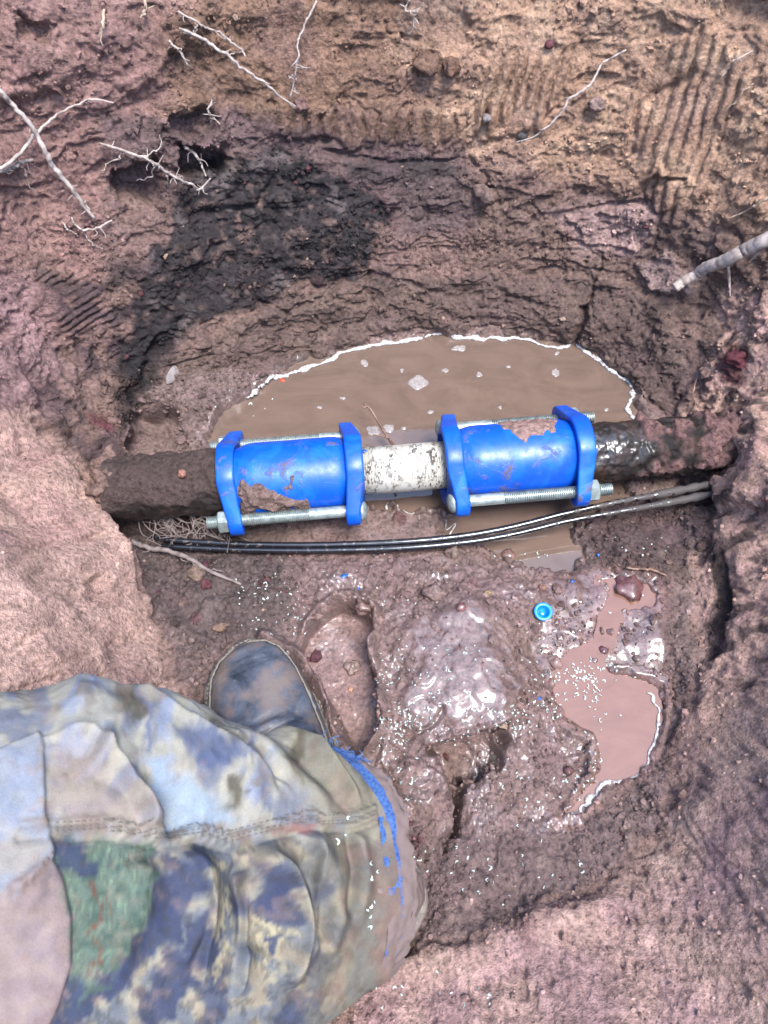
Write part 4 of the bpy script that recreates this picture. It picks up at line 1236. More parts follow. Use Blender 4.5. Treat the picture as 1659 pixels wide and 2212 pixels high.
bsx, bsy, _ = survey(bv)
# creases across the vamp, counter ridge behind the toe cap
nbv = np.repeat(sB, nS)
cr = -.0022 * np.exp(-((nbv - .30 - .02 * np.tile(np.sin(fl * 2), nB)) / .010) ** 2) - .002 * np.exp(-((nbv - .345 + .02 * np.tile(np.sin(fl * 1.5), nB)) / .012) ** 2) + .0022 * np.exp(-((nbv - .322) / .014) ** 2)
bv[:, 2] += 1.7 * cr + .0012 * fbm(bv, .02, 2, 151)
mudb = np.clip(ss(.56, .72, nbv + .12 * fbm(bv, .03, 3, 150)) + .85 * ss(.05, .4, fbm(bv, .02, 3, 152) + .45 * ss(1.0, 1.5, np.abs(np.tile(fl, nB))) - .12), 0, 1)
bv += (as_ * np.sign(np.tile(np.sin(fl), nB))[:, None] * .3 + np.array([0, 0, 1.0])) * (mudb * .011 * np.clip(.5 + fbm(bv, .015, 3, 153), 0, 2))[:, None] * ss(.5, .7, nbv)[:, None]
boot = empty('boot', BASE); boot.parent = PX; boot.location = (0, 0, 0)
me = mesh_np('upper', bv - BASE, grid_faces(nB, nS)); set_f(me, 'mud', mudb)
link('upper', me, m_leather, boot)
# welt and sole follow the outline
m_sole, nt, b = new_mat('muddy rubber sole'); n1 = tex(nt, 'ShaderNodeTexNoise', 150, nt.nodes.new('ShaderNodeNewGeometry').outputs['Position'], 5, .6)
nt.links.new(mixc(nt, ramp(nt, n1.outputs['Fac'], [(.42, 0.0), (.6, 1.0)]), (.035, .032, .029), (.12, .095, .08)), b.inputs['Base Color']); b.inputs['Roughness'].default_value = .6
left = [TOE + ab * (sB[i] * BL) + as_ * (wB[i] + bend[i]) for i in range(nB)]
right = [TOE + ab * (sB[i] * BL) + as_ * (-wB[i] + bend[i]) for i in range(nB)]
outl = np.array(right[::-1] + left)                        # from heel round the toe to heel
tg = np.gradient(outl, axis=0); tg /= np.linalg.norm(tg, axis=1)[:, None] + 1e-9
for _ in range(6): tg[1:-1] = (tg[:-2] + tg[1:-1] * 2 + tg[2:]) / 4
on_ = np.cross(tg, [0, 0, 1.0])
if on_[len(on_) // 2] @ (-ab) < 0: on_ = -on_
on_ /= np.linalg.norm(on_, axis=1)[:, None] + 1e-9
prof = [(-.004, SOLE + .0035), (.0045, SOLE + .003), (.0062, SOLE + .0008), (.0062, SOLE - .004), (.0050, SOLE - .006), (.0058, SOLE - .012), (.0050, -.004)]
v = np.array([outl[i] + on_[i] * a + np.array([0, 0, z_]) for i in range(len(outl)) for a, z_ in prof])
me = mesh_np('sole', v - BASE, grid_faces(len(outl), len(prof))); sole = link('sole', me, m_sole, boot)
mb = MB(); m_st, nt, b = new_mat('pale welt stitching'); b.inputs['Base Color'].default_value = (.13, .115, .095, 1); b.inputs['Roughness'].default_value = .85
seglen = np.concatenate([[0], np.cumsum(np.linalg.norm(np.diff(outl + on_ * .002, axis=0), axis=1))])
t_ = seglen[-1] * .27
while t_ < seglen[-1] * .73:
    q = lambda d, o_, z_: np.array([np.interp(d, seglen, (outl + on_ * o_)[:, k]) for k in range(3)]) + np.array([0, 0, z_])
    v, f = tube([q(t_, .0022, SOLE + .0032), q(t_ + .0012, .0026, SOLE + .0046), q(t_ + .0026, .0022, SOLE + .0032)], .0010, 6)
    mb.add(v - BASE, f); t_ += .0040
mb.build('welt_stitching', m_st, sole)
ring = []
for i in range(nB):
    if .0 < sB[i] < .55: ring.append(boot_pt(i, -1.02, .0016))
ring2 = [boot_pt(i, 1.02, .0016) for i in range(nB) if .0 < sB[i] < .55]
rp = np.array(ring[::-1] + ring2)
v, f = tube(rp, .0008, 6, .3, 3); mb = MB(); mb.add(v - BASE, f); mb.build('upper_piping', m_st, boot)
# ------------------------------------------------------------------ roots and twigs
def root_mat(name, a, b2, rough=.75):
    m, nt, b = new_mat(name)
    geo = nt.nodes.new('ShaderNodeNewGeometry').outputs['Position']
    n1 = tex(nt, 'ShaderNodeTexNoise', 140, geo, 5, .65)
    nt.links.new(mixc(nt, ramp(nt, n1.outputs['Fac'], [(.38, 0.0), (.66, 1.0)]), a, b2), b.inputs['Base Color']); b.inputs['Roughness'].default_value = rough
    bp = nt.nodes.new('ShaderNodeBump'); bp.inputs['Distance'].default_value = .0008; bp.inputs['Strength'].default_value = .6
    nt.links.new(n1.outputs['Fac'], bp.inputs['Height']); nt.links.new(bp.outputs[0], b.inputs['Normal'])
    return m
m_rootw = root_mat('pale root bark', (.31, .26, .23), (.14, .105, .088))
m_roott = root_mat('tan root bark', (.30, .23, .16), (.15, .105, .078))
m_rootd = root_mat('muddy root bark', (.15, .12, .11), (.08, .06, .055))
m_twig = root_mat('brown twig bark', (.06, .028, .02), (.18, .11, .075), .5)
gr_ = np.random.default_rng(31)
def root_path(pts, lift, n):
    q = spline([(a, b) for a, b in pts], n)
    lf = np.interp(np.linspace(0, 1, n), np.linspace(0, 1, len(lift)), lift)
    gp = np.array([ground_at(a, b)[0] for a, b in q])
    k = max(5, n // 6) | 1                                  # a root bridges the hollows it crosses
    t = np.array([(p - CAM) @ FWD for p in gp])
    tm = np.array([t[max(0, i - k):i + k + 1].mean() for i in range(n)])
    tt = np.minimum(tm, t) - lf
    return np.array([P(a, b, t=x) for (a, b), x in zip(q, tt)])
def root(pts, r_px, label, mat, lift=(.004, .008, .004), branches=(), rootlets=0, name='root', cat='root', group=None, n=60, jit=.0017, seed=0):
    g = np.random.default_rng(100 + seed)
    c_ = root_path(pts, lift, n)
    c_ += np.cumsum(g.normal(size=c_.shape), 0) * jit * .35 * np.sin(np.linspace(0, math.pi, n))[:, None]
    mpp = ((c_[n // 2] - CAM) @ FWD) / FPX
    r = np.interp(np.linspace(0, 1, n), np.linspace(0, 1, len(r_px)), r_px) * mpp
    v, f = tube(c_, r, 10, .07, seed)
    mb = MB(); mb.add(v, f)
    for bp_, br in branches:
        pb = root_path(bp_, (.003, .006), 24); k = int(np.argmin(np.linalg.norm(c_ - pb[0], axis=1)))
        pb = pb + (c_[k] - pb[0]) * np.linspace(1, 0, 24)[:, None]
        pb += np.cumsum(g.normal(size=pb.shape), 0) * jit * .5
        v, f = tube(pb, np.linspace(br, br * .45, 24) * mpp, 7, .1, seed + 1); mb.add(v, f)
    for _ in range(rootlets):
        k = int(g.integers(4, n - 4)); d = g.normal(size=3); d[2] -= .5; d /= np.linalg.norm(d)
        L = g.uniform(.004, .013); p0 = c_[k]
        pp = [p0, p0 + d * L * .5 + g.normal(size=3) * L * .12, p0 + d * L + g.normal(size=3) * L * .2]
        v, f = tube(spline(pp, 7), np.linspace(.0006, .0003, 7), 5); mb.add(v, f)
    o = mb.build(name, mat)
    return tag(o, label, cat, group or ('roots in the back wall' if cat == 'root' else None))
RW = 'roots hanging out of the pit walls'
big = empty('root', ground_at(1560, 565)[0]); tag(big, 'thick pale root with a broken end, sticking out at the right edge', 'root', RW)
bb0 = np.array(big.location)
cpath = root_path([(1720,490),(1659,517),(1610,540),(1560,566),(1525,578),(1508,592),(1480,606),(1458,622)], (.028, .026, .022, .02), 70)
mpp = ((cpath[40] - CAM) @ FWD) / FPX
rr_ = np.interp(np.linspace(0, 1, 70), [0, .35, .62, .66, .70, 1], [15, 14, 12.5, 14.5, 11.5, 10.5]) * mpp
v, f = tube(cpath, rr_, 16, .035, 8); mb = MB(); mb.add(v, f); mb.build('stem', m_rootw, big, True, at=bb0)
v, f = lathe([(0, .0001), (0, rr_[-1] * .8), (-.0006, rr_[-1] * .97)], cpath[-1] + (cpath[-1] - cpath[-3]) * .3, cpath[-1] - cpath[-3], 18)
mb = MB(); mb.add(v, f); mb.build('broken_end', m_roott, big, False, at=bb0)
for pts, r0 in (([(1583,560),(1580,600),(1577,640)], 4), ([(1680,535),(1650,548),(1622,562)], 5)):
    pb = root_path(pts, (.020, .008, .002), 24); k = int(np.argmin(np.linalg.norm(cpath - pb[0], axis=1)))
    pb = pb + (cpath[k] - pb[0]) * np.linspace(1, 0, 24)[:, None]
    v, f = tube(pb, np.linspace(r0, r0 * .5, 24) * mpp, 8, .08, 4); mb = MB(); mb.add(v, f); mb.build('side_root', m_rootw, big, True, at=bb0)
root([(-30,170),(0,195),(40,240),(78,288),(110,340),(135,372),(170,412),(187,445),(203,470)], (4.5,5,5.5,6,5.5,3.5), 'long pale root slanting down the left edge, crossing a thinner one', m_rootw, (.016,.02,.014,.006), [([(150,480),(180,455),(200,462)],2.5)], 5, group=RW, seed=1)
root([(-30,378),(0,362),(40,335),(75,300),(120,265),(165,232),(205,218),(245,222)], (3.5,3.8,3.2,2,1.5), 'thin greyish root rising left to right, crossing the long pale root', m_rootw, (.01,.014,.01,.004), (), 5, group=RW, seed=2)
root([(0,372),(30,352),(72,345)], (3.5,4.5,3), 'short crooked grey root at the left edge under the crossing roots', m_rootd, (.006,.008,.004), [([(40,360),(52,385),(64,415)],2)], 6, group=RW, seed=3)
root([(385,24),(440,66),(490,96),(530,122)], (2,2.4,1.8), 'thin white root near the top, upper of a parallel pair', m_rootw, (.006,.012,.016), [([(425,58),(424,75)],1.4),([(480,92),(500,80)],1.2)], 5, group=RW, seed=4)
root([(388,62),(430,80),(470,102),(520,142),(575,182),(612,215),(638,230)], (2.6,3.4,3.2,2.6,2), 'straight white root near the top, lower of a parallel pair, ending in a clod', m_rootw, (.008,.02,.016,.004), [([(470,102),(484,92),(520,108)],1.6)], 8, group=RW, seed=5)
root([(684,2),(655,60),(641,110),(633,160),(627,208)], (2.4,2.2,2,1.6), 'fine upright white root near the top, left of centre', m_rootw, (.004,.012,.010,.004), [([(634,160),(620,172)],1.2),([(630,190),(652,196)],1.2)], 3, group=RW, seed=6)
root([(215,310),(270,325),(320,345),(360,370),(410,392),(430,406),(455,385)], (2.6,3.2,3,2.4,1.8), 'white branching root below the dark cavities in the upper left', m_rootw, (.006,.016,.012,.006), [([(300,335),(330,310),(336,285)],1.6),([(340,360),(345,400)],1.5),([(320,345),(312,380),(292,395)],2),([(270,330),(240,352),(205,368)],2),([(375,380),(380,405)],1.2)], 16, group=RW, seed=7)
root([(398,316),(420,345),(445,380)], (3,3,2), 'stubby pale root over the darkest cavity, upper left', m_rootw, (.006,.012,.008), (), 4, n=30, group=RW, seed=8)
root([(366,88),(385,115),(405,142)], (2.6,2.2,1.2), 'short rootlet with side threads left of the straight white roots', m_rootw, (.004,.008,.006), (), 6, n=26, group=RW, seed=9)
root([(1352,108),(1300,140),(1272,184),(1225,222),(1190,262),(1150,296),(1114,308)], (1.8,2.4,2.8,2.6,2.2,1.6), 'white root slanting across the grooved tan clay, upper right', m_rootw, (.004,.012,.012,.004), [([(1220,225),(1230,240)],1.1)], 5, group=RW, seed=10)
root([(1625,110),(1590,135),(1560,165)], (1.8,2,1.4), 'short pale root near the top right corner', m_rootw, (.004,.008,.004), (), 2, n=26, group=RW, seed=11)
root([(1628,180),(1600,205),(1570,235)], (1.4,1.6,1.2), 'faint tan rootlet below the short pale root, top right corner', m_roott, (.002,.006,.002), (), 2, n=26, group=RW, seed=12)
root([(1670,418),(1620,450),(1575,472)], (2.2,2.4,1.6), 'thin yellowish root at the right edge above the thick root', m_roott, (.010,.012,.004), (), 0, n=30, group=RW, seed=13)
root([(242,476),(215,488),(185,497),(160,485),(155,470)], (2,2.4,2,1.5), 'small forked white root below the end of the long pale root', m_rootw, (.004,.008,.004), [([(182,497),(192,525),(215,545)],1.5)], 4, n=40, group=RW, seed=14)
root([(134,480),(150,492),(166,506)], (1.5,2,1.2), 'tiny white rootlet beside the small forked root', m_rootw, (.004,.006,.003), (), 0, n=20, group=RW, seed=15)
root([(225,22),(222,50),(214,74)], (3,3.4,1.6), 'dangling tan rootlet in the top left block of soil', m_roott, (.006,.010,.006), (), 2, n=24, group=RW, seed=16)
root([(312,0),(310,22),(303,40)], (4,3.4,1.6), 'yellowish root stub cut off by the top edge, left', m_roott, (.006,.010,.006), (), 2, n=20, group=RW, seed=17)
root([(884,0),(878,24),(892,40),(905,52)], (1.4,1.8,1), 'thin crooked rootlet hanging at the top edge, centre', m_rootw, (.006,.010,.006), (), 8, n=30, group=RW, seed=18)
root([(458,215),(458,240),(475,268)], (1.4,1.6,1.2), 'thin white rootlet hanging below the overhang, upper left', m_rootw, (.006,.010,.006), [([(460,240),(452,258)],1)], 5, n=30, group=RW, seed=19)
root([(255,1038),(300,1058),(360,1071),(415,1072),(450,1080),(480,1086)], (3,5,5.5,5,3.5,2), 'muddy root lying along the left dark pipe', m_rootd, (.012,.034,.036,.030), [([(430,1075),(452,1092)],1.5)], 6, group='roots on the pit floor', seed=20)
root([(250,1170),(285,1168),(330,1180),(400,1201),(455,1232),(520,1262)], (4,5.5,5.5,5,4,2.5), 'grey muddy root lying on the floor left of the cables', m_rootd, (.004,.008,.007,.003), [([(455,1232),(500,1240)],1.6),([(400,1201),(430,1235)],1.4)], 6, group='roots on the pit floor', seed=21)
root([(196,1170),(225,1166),(255,1160)], (3.5,4,2), 'short pale root stub poking from the left wall base', m_rootw, (.006,.012,.010), (), 6, n=24, group=RW, seed=22)
root([(1352,1226),(1400,1236),(1440,1243)], (2.2,3,1.6), 'reddish brown stick lying above the right puddle', m_twig, (.004,.005,.003), (), 0, 'twig', 'twig', n=24, seed=23)
root([(1505,818),(1500,850),(1508,880)], (1.6,2,1.6), 'thin dark twig standing above the right black pipe', m_twig, (.004,.008,.004), (), 3, 'twig', 'twig', n=24, seed=24)
# twig standing in the pool
tw = [P(787,872,z=.016), P(800,884,z=.014), P(820,916,z=.006), P(832,936,z=.000), P(846,957,z=-.008), P(856,972,z=-.022)]
mb = MB(); v, f = tube(spline(tw, 40), np.linspace(.0010, .0014, 40), 8, .16, 2); mb.add(v, f)
for q in ([P(840,948,z=-.004), P(825,942,z=.002), P(805,938,z=.005)], [P(793,877,z=.0155), P(786,880,z=.015), P(782,876,z=.016)]):
    v, f = tube(spline(q, 14), np.linspace(.0010, .0006, 14), 7, .15, 3); mb.add(v, f)
tag(mb.build('twig', m_twig), 'thin forked brown twig standing in the pool behind the white pipe', 'twig')
# tangle of hair roots below the left pipe
mb = MB(); g = np.random.default_rng(44)
for k in range(26):
    x0 = g.uniform(300, 470); y0 = 1085 + (x0 - 300) * .03
    pts = []; x, y, z_ = x0, y0, .012
    for s in range(9):
        pts.append(P(x, y, z=max(z_, .003 + .004 * g.random())))
        x += g.normal(6, 9); y += g.uniform(4, 17); z_ -= .0015
    pth = spline(pts, 26); r = g.uniform(.0004, .0009)
    v, f = tube(pth, np.linspace(r, r * .5, 26), 5, .15, k); mb.add(v, f)
    for s in range(3):
        p0 = pth[int(g.integers(4, 24))]; d = g.normal(size=3) * np.array([.012, .010, .003])
        v, f = tube(spline([p0, p0 + d * .5 + g.normal(size=3) * .001, p0 + d], 7), .00035, 4); mb.add(v, f)
o = mb.build('root_tangle', m_rootd); tag(o, 'tangle of hair roots hanging below the left dark pipe', 'roots')

# ------------------------------------------------------------------ stones, clods, scraps
def ico(sub):
    bm = bmesh.new(); bmesh.ops.create_icosphere(bm, subdivisions=sub, radius=1)
    v = np.array([q.co[:] for q in bm.verts]); f = np.array([[q.index for q in t.verts] for t in bm.faces]); bm.free()
    return v, f
I3v, I3f = ico(3); I1v, I1f = ico(1); I2v, I2f = ico(2)
def stone(px, py, rp, rgb, label, name='pebble', cat='pebble', sq=(1, .85, .7), rough=.18, wetv=.35, pos=None, sink=.35, group=None, seed=0):
    g = np.random.default_rng(seed + int(px) * 7 + int(py))
    if pos is None: p, n, k = ground_at(px, py)
    else: p, n = pos
    r = rp * ((p - CAM) @ FWD) / FPX
    v = I3v * np.array(sq) * r
    off = g.random(3) * 9
    v = v * (1 + rough * (3.2 if 'clod' in name else 2) * fbm(I3v + off, .9, 2, 1) + rough * .8 * fbm(I3v + off, .3, 2, 2) * (1.5 if 'clod' in name else .6))[:, None]
    R = Matrix.Rotation(g.uniform(0, 6.28), 3, 'Z')
    v = v @ np.array(R).T
    up = n * .6 + np.array([0, 0, .4])
    me = mesh_np(name, v, I3f)
    cc = np.empty((len(v), 3)); cc[:] = C_(*rgb); cc *= (1 + .35 * fbm(I3v + off, .5, 2, 3))[:, None]
    set_col(me, 'col', np.clip(cc, .01, .8)); set_f(me, 'wet', np.full(len(v), wetv))
    o = link(name, me, soil); o.location = p + up * r * (sq[2] - sink)
    return tag(o, label, cat, group)
pp = axp(412) + E3 * .0 
SP, SCl = 'stones bedded in the mud', 'loose clods of earth'
th = math.radians(105); nn = math.cos(th) * E2 + math.sin(th) * E3
stone(412, 1025, 10, (178,128,112), 'rounded pinkish pebble resting on the left dark pipe', pos=(axp(412) + nn * .032, nn), sink=.1, sq=(1,.9,.95), rough=.08, group=SP)
stone(975, 1197, 17, (150,128,118), 'grey lump of mud just below the cables', 'soil_clod', 'clod', (1,.8,.75), .25, group=SCl)
stone(1098, 1206, 17, (140,108,100), 'smooth round lump rising from the shallow water below the cables', 'soil_clod', 'clod', (1,.9,.7), .1, wetv=.9, group=SCl)
stone(1051, 1291, 11, (176,150,118), 'yellowish pebble left of the blue cap', sq=(.7,1,.7), rough=.1, group=SP)
stone(1172, 1266, 10, (160,122,108), 'small brown pebble just above the blue cap', rough=.1, group=SP)
stone(1362, 1262, 32, (112,70,70), 'large purple clod standing in the upper part of the right puddle', 'soil_clod', 'clod', (1,.95,.6), .25, wetv=.85, group=SCl)
stone(993, 1335, 11, (128,80,74), 'reddish pebble on the glossy mud mound', rough=.1, wetv=.9, group=SP)
stone(1196, 1432, 16, (160,128,122), 'pinkish lump of mud below the blue cap', 'soil_clod', 'clod', (1,.8,.7), .2, wetv=.8, group=SCl)
stone(1300, 1408, 11, (98,60,62), 'dark red pebble at the narrow neck of the right puddle', wetv=.9, group=SP)
stone(1222, 1668, 11, (104,66,64), 'dark red pebble left of the right puddle', wetv=.7, group=SP)
stone(686, 1411, 13, (106,66,74), 'purple clod lying inside the boot print', 'soil_clod', 'clod', (1,.8,.7), .3, wetv=.4, sink=.1, group=SCl)
stone(668, 1413, 7, (110,70,76), 'small purple crumb at the left edge of the boot print', 'soil_clod', 'clod', (1,.7,.6), .3, sink=.1, group=SCl)
stone(752, 1432, 14, (150,126,116), 'grey mud lump in the middle of the boot print', 'soil_clod', 'clod', (1,.9,.6), .35, wetv=.7, sink=.1, group=SCl)
stone(748, 1477, 6, (214,164,134), 'small orange bead of grit in the boot print', rough=.06, sink=.0, group=SP)
stone(790, 1322, 18, (132,102,94), 'knobbly clod overhanging the tip of the boot print', 'soil_clod', 'clod', (1,.8,.8), .3, wetv=.7, sink=.0, group=SCl)
stone(935, 1293, 24, (134,108,102), 'rough clod on the floor above the glossy mound', 'soil_clod', 'clod', (1,.75,.6), .3, wetv=.6, group=SCl)
stone(425, 1243, 21, (150,126,112), 'flat tan stone on the dark left floor', sq=(.9,1,.5), rough=.12, wetv=.15, group=SP)
stone(372, 1233, 18, (112,92,88), 'grey flat stone left of the tan stone', sq=(1,.7,.5), rough=.14, group=SP)
stone(392, 1300, 14, (116,94,88), 'grey brown stone below the flat tan stone', sq=(1,.7,.5), rough=.14, group=SP)
stone(441, 1227, 11, (100,62,68), 'purple pebble touching the grey muddy root', rough=.2, group=SP)
stone(626, 1195, 8, (104,58,62), 'dark red pebble under the left part of the cables', rough=.2, group=SP)
stone(476, 1356, 17, (152,124,108), 'tan stone above the boot toe', sq=(1,.6,.5), rough=.15, group=SP)
stone(445, 1270, 12, (118,72,76), 'reddish clod below the flat tan stone', 'soil_clod', 'clod', (1,.8,.7), .3, group=SCl)
stone(1184, 98, 12, (116,70,76), 'purple stone set in the grooved tan clay, top right', rough=.15, sink=.2, group=SP)
stone(1052, 256, 12, (150,138,136), 'pale grey pebble left of the slanting white root', rough=.1, sink=.0, group=SP)
stone(1128, 298, 12, (92,88,88), 'dark grey pebble at the lower end of the slanting white root', rough=.1, sink=.0, group=SP)
stone(926, 140, 28, (142,112,96), 'big crumbly clod right of top centre, left of a pair', 'soil_clod', 'clod', (1,.9,.8), .3, wetv=.05, sink=.3, group=SCl)
stone(968, 146, 22, (142,110,94), 'big crumbly clod right of top centre, right of a pair', 'soil_clod', 'clod', (.8,1,.8), .3, wetv=.05, sink=.3, group=SCl)
stone(645, 238, 15, (164,128,122), 'pinkish clod hanging on the end of the straight white root', 'soil_clod', 'clod', (1,.8,.8), .35, wetv=.05, sink=-.2, group=SCl)
stone(1590, 776, 24, (112,60,68), 'dark red lump in the right wall', 'soil_clod', 'clod', (.8,1,.7), .3, wetv=.3, sink=.3, group=SCl)
stone(1040, 430, 22, (150,126,118), 'hanging grey clod at the foot of the tan clay', 'soil_clod', 'clod', (.8,1,.8), .35, wetv=.1, sink=.1, group=SCl)
stone(1290, 230, 18, (168,140,132), 'pale crumbly clod between the two grooved bands, top right', 'soil_clod', 'clod', (1,.8,.7), .35, wetv=.05, sink=.1, group=SCl)

for dx, th_d, rp, k in ((238, 150, 30, 1), (243, 95, 24, 2), (236, 60, 26, 3), (246, 195, 20, 4)):
    th = math.radians(th_d); nn = math.cos(th) * -E2 + math.sin(th) * E3
    stone(dx, 1040 + k, rp, (150,122,112), ('brown clod at the lower side of the left pipe where it enters the wall', 'brown clod on top of the left pipe where it enters the wall', 'brown clod behind the left pipe where it enters the wall', 'small clod under the left pipe where it enters the wall')[k - 1], 'soil_clod', 'clod', (1,.9,.9), .3, wetv=.1, pos=(axp(dx) + nn * .024, nn), sink=.6, group=SCl)
# bright plastic cap
m_cap, nt, b = new_mat('bright blue plastic'); b.inputs['Base Color'].default_value = (.003, .17, .52, 1); b.inputs['Roughness'].default_value = .32
b.inputs['Subsurface Weight'].default_value = .0
p, n, k = ground_at(1170, 1320)
up = np.array([-.02, -.16, 1.0]); up /= np.linalg.norm(up)
cap = empty('plastic_cap', p); tag(cap, 'small bright blue plastic cap lying open side up on the wet mud', 'cap')
cb0 = p; r = .0083
v, f = lathe([(-.004, r * .80), (.0035, r * .86), (.0052, r * .93), (.0060, r), (.0072, r * 1.0), (.0078, r * .95), (.0078, r * .70), (.0072, r * .64), (.0060, r * .60), (.0005, r * .50), (.0002, .0001)], p, up, 48)
mb = MB(); mb.add(v, f); mb.build('cup', m_cap, cap, True, at=cb0)
v, f = lathe([(.0003, .0022), (.0016, .0020), (.0018, .0016), (.0018, .0001)], p, up, 24)
mb = MB(); mb.add(v, f); mb.build('centre_boss', m_cap, cap, True, at=cb0)

m_bl, nt, b = new_mat('blue plastic scrap'); b.inputs['Base Color'].default_value = (.01, .08, .33, 1); b.inputs['Roughness'].default_value = .4
m_rd, nt, b = new_mat('orange red scrap'); b.inputs['Base Color'].default_value = (.45, .05, .025, 1); b.inputs['Roughness'].default_value = .4
def sliver(px, py, L, w, ang, mat, label, pos=None):
    p, n, k = ground_at(px, py) if pos is None else (pos[0], pos[1], 0)
    s_ = ((p - CAM) @ FWD) / FPX
    t1 = np.array([math.cos(ang), math.sin(ang), 0]); t1 -= n * (t1 @ n); t1 /= np.linalg.norm(t1); t2 = np.cross(n, t1)
    vs = []
    for i, (u, wv_) in enumerate(((-1, .3), (-.4, 1), (.3, .9), (1, .25))):
        c0 = p + t1 * u * L * .5 * s_ + n * (.0012 - .0005 * abs(u))
        for sg in (-1, 1):
            vs.append(c0 + t2 * sg * w * .5 * wv_ * s_ + n * .0004 * sg); vs.append(c0 + t2 * sg * w * .5 * wv_ * s_ + n * (.0004 * sg - .0006))
    fs = []
    for i in range(3):
        a = i * 4; bq = a + 4
        fs += [(a, bq, bq + 2, a + 2), (a + 1, a + 3, bq + 3, bq + 1), (a, a + 1, bq + 1, bq), (a + 2, bq + 2, bq + 3, a + 3)]
    fs += [(0, 2, 3, 1), (12, 13, 15, 14)]
    mb = MB(); mb.add(vs, fs); return tag(mb.build('plastic_sliver', mat), label, 'scrap', 'coloured plastic scraps')
sliver(741, 1248, 20, 9, .5, m_bl, 'blue plastic sliver on the mud above the boot print')
sliver(774, 1269, 9, 6, 1.3, m_bl, 'tiny blue chip right of the sliver above the boot print')
sliver(1234, 1263, 9, 5, .2, m_bl, 'tiny blue chip between the blue cap and the upper puddle')
sliver(1292, 1202, 8, 6, .9, m_bl, 'tiny blue chip on the dark soil below the right black pipe')
sliver(1156, 1512, 9, 6, .4, m_bl, 'tiny blue chip on the wet mud right of the glossy mound')
sliver(610, 822, 13, 8, -.4, m_rd, 'orange red scrap floating by the left shore of the pool', (P(610, 822, z=ZW), np.array([0, 0, 1.0])))
th = math.radians(70); nn = math.cos(th) * E2 + math.sin(th) * E3
sliver(787, 976, 10, 6, .3, m_bl, 'tiny blue paint chip on the white pipe by the left coupling', (axp(790) + nn * .0233, nn))
# seed-shaped dry leaf on the bank
p, n, k = ground_at(373, 806)
vs, fs = [], []
t1 = np.array([.45, .35, .6]); t1 -= n * (t1 @ n); t1 /= np.linalg.norm(t1); t2 = np.cross(n, t1)
for i, u in enumerate(np.linspace(-1, 1, 9)):
    w_ = .0042 * (1 - u * u) ** .6 * (1.1 - .3 * u) + .0003
    for q, h in ((-1, 0), (-.5, .0012), (0, .0008), (.5, .0013), (1, 0)): vs.append(p + t1 * u * .018 + t2 * q * w_ + n * (h + .0022))
mb = MB(); mb.add(vs, [tuple(q) for q in grid_faces(9, 5)])
mb.build('dry_leaf', root_mat('withered leaf', (.15, .13, .125), (.10, .08, .078)))
tag(bpy.data.objects['dry_leaf'], 'narrow grey withered leaf stuck on the mud bank left of the pool', 'leaf')

# ------------------------------------------------------------------ foam on the water
m_foam, nt, b = new_mat('scum foam')
geo = nt.nodes.new('ShaderNodeNewGeometry').outputs['Position']; n1 = tex(nt, 'ShaderNodeTexNoise', 330, geo, 4, .6)
nt.links.new(mixc(nt, ramp(nt, n1.outputs['Fac'], [(.38, 0.0), (.6, 1.0)]), (.19, .165, .155), (.38, .375, .37)), b.inputs['Base Color']); b.inputs['Roughness'].default_value = .25
bp = nt.nodes.new('ShaderNodeBump'); bp.inputs['Distance'].default_value = .0008; nt.links.new(n1.outputs['Fac'], bp.inputs['Height']); nt.links.new(bp.outputs[0], b.inputs['Normal'])
def shore_line(pts, sdv, z, n):
    q = spline(pts, n); t = np.gradient(q, axis=0); t /= np.linalg.norm(t, axis=1)[:, None]; nn = np.stack([-t[:, 1], t[:, 0]], 1)
    out = []
    for i in range(n):
        best = 0; bd = 1e9
        for o_ in range(-22, 23, 2):
            a, b_ = q[i] + nn[i] * o_
            _, _, k = ground_at(a, b_)
            if abs(sdv[k] - 5) < bd: bd = abs(sdv[k] - 5); best = o_
        out.append(q[i] + nn[i] * best)
    out = np.array(out)
    for _ in range(6): out[1:-1] = (out[:-2] + 2 * out[1:-1] + out[2:]) / 4
    return out
def foam_rim(pts, sdv, z, n, wid, label, seed, up=0.0):
    g = np.random.default_rng(seed)
    ln = shore_line(pts, sdv, z, n)
    c_ = np.array([P(a, b_, z=z + .0006) for a, b_ in ln])
    w_ = wid * (1 + .8 * np.convolve(g.normal(size=n + 8), np.ones(9) / 9, 'valid') * 1.6); w_ = np.clip(w_, wid * .25, wid * 2.4)
    v, f = tube(c_, w_, 8, .05, seed)
    zz = v[:, 2] - (z + .0006); v[:, 2] = z + .0008 + up + zz * .55
    mb = MB(); mb.add(v, f); o = mb.build('foam_line', m_foam)
    return tag(o, label, 'foam', 'foam lines along the shores')
foam_rim(Z_POOL[5:20], sdp, ZW, 260, .0029, 'white foam line along the far shore of the pool', 1)
foam_rim(Z_POOL[20:28], sdp, ZW, 150, .0025, 'white foam line curving down the right shore of the pool beyond the crack', 2)
foam_rim(Z_POOL[0:6], sdp, ZW, 150, .0034, 'bubbly foam line along the left shore of the pool', 3, .0030)
foam_rim([(1412,1492),(1425,1540),(1412,1615),(1380,1672),(1315,1702),(1275,1740),(1245,1770)], sdq, ZP, 150, .0014, 'pale foam line round the lower right shore of the puddle', 4)
foam_rim([(838,1104),(860,1088),(880,1114),(928,1121),(973,1141),(988,1158)], sdp, ZW, 100, .0012, 'thin scum line round the mud tip under the white pipe', 5)
m_scum, nt, b = new_mat('flat scum'); b.inputs['Roughness'].default_value = .18
geo = nt.nodes.new('ShaderNodeNewGeometry').outputs['Position']; n1 = tex(nt, 'ShaderNodeTexNoise', 420, geo, 4, .6)
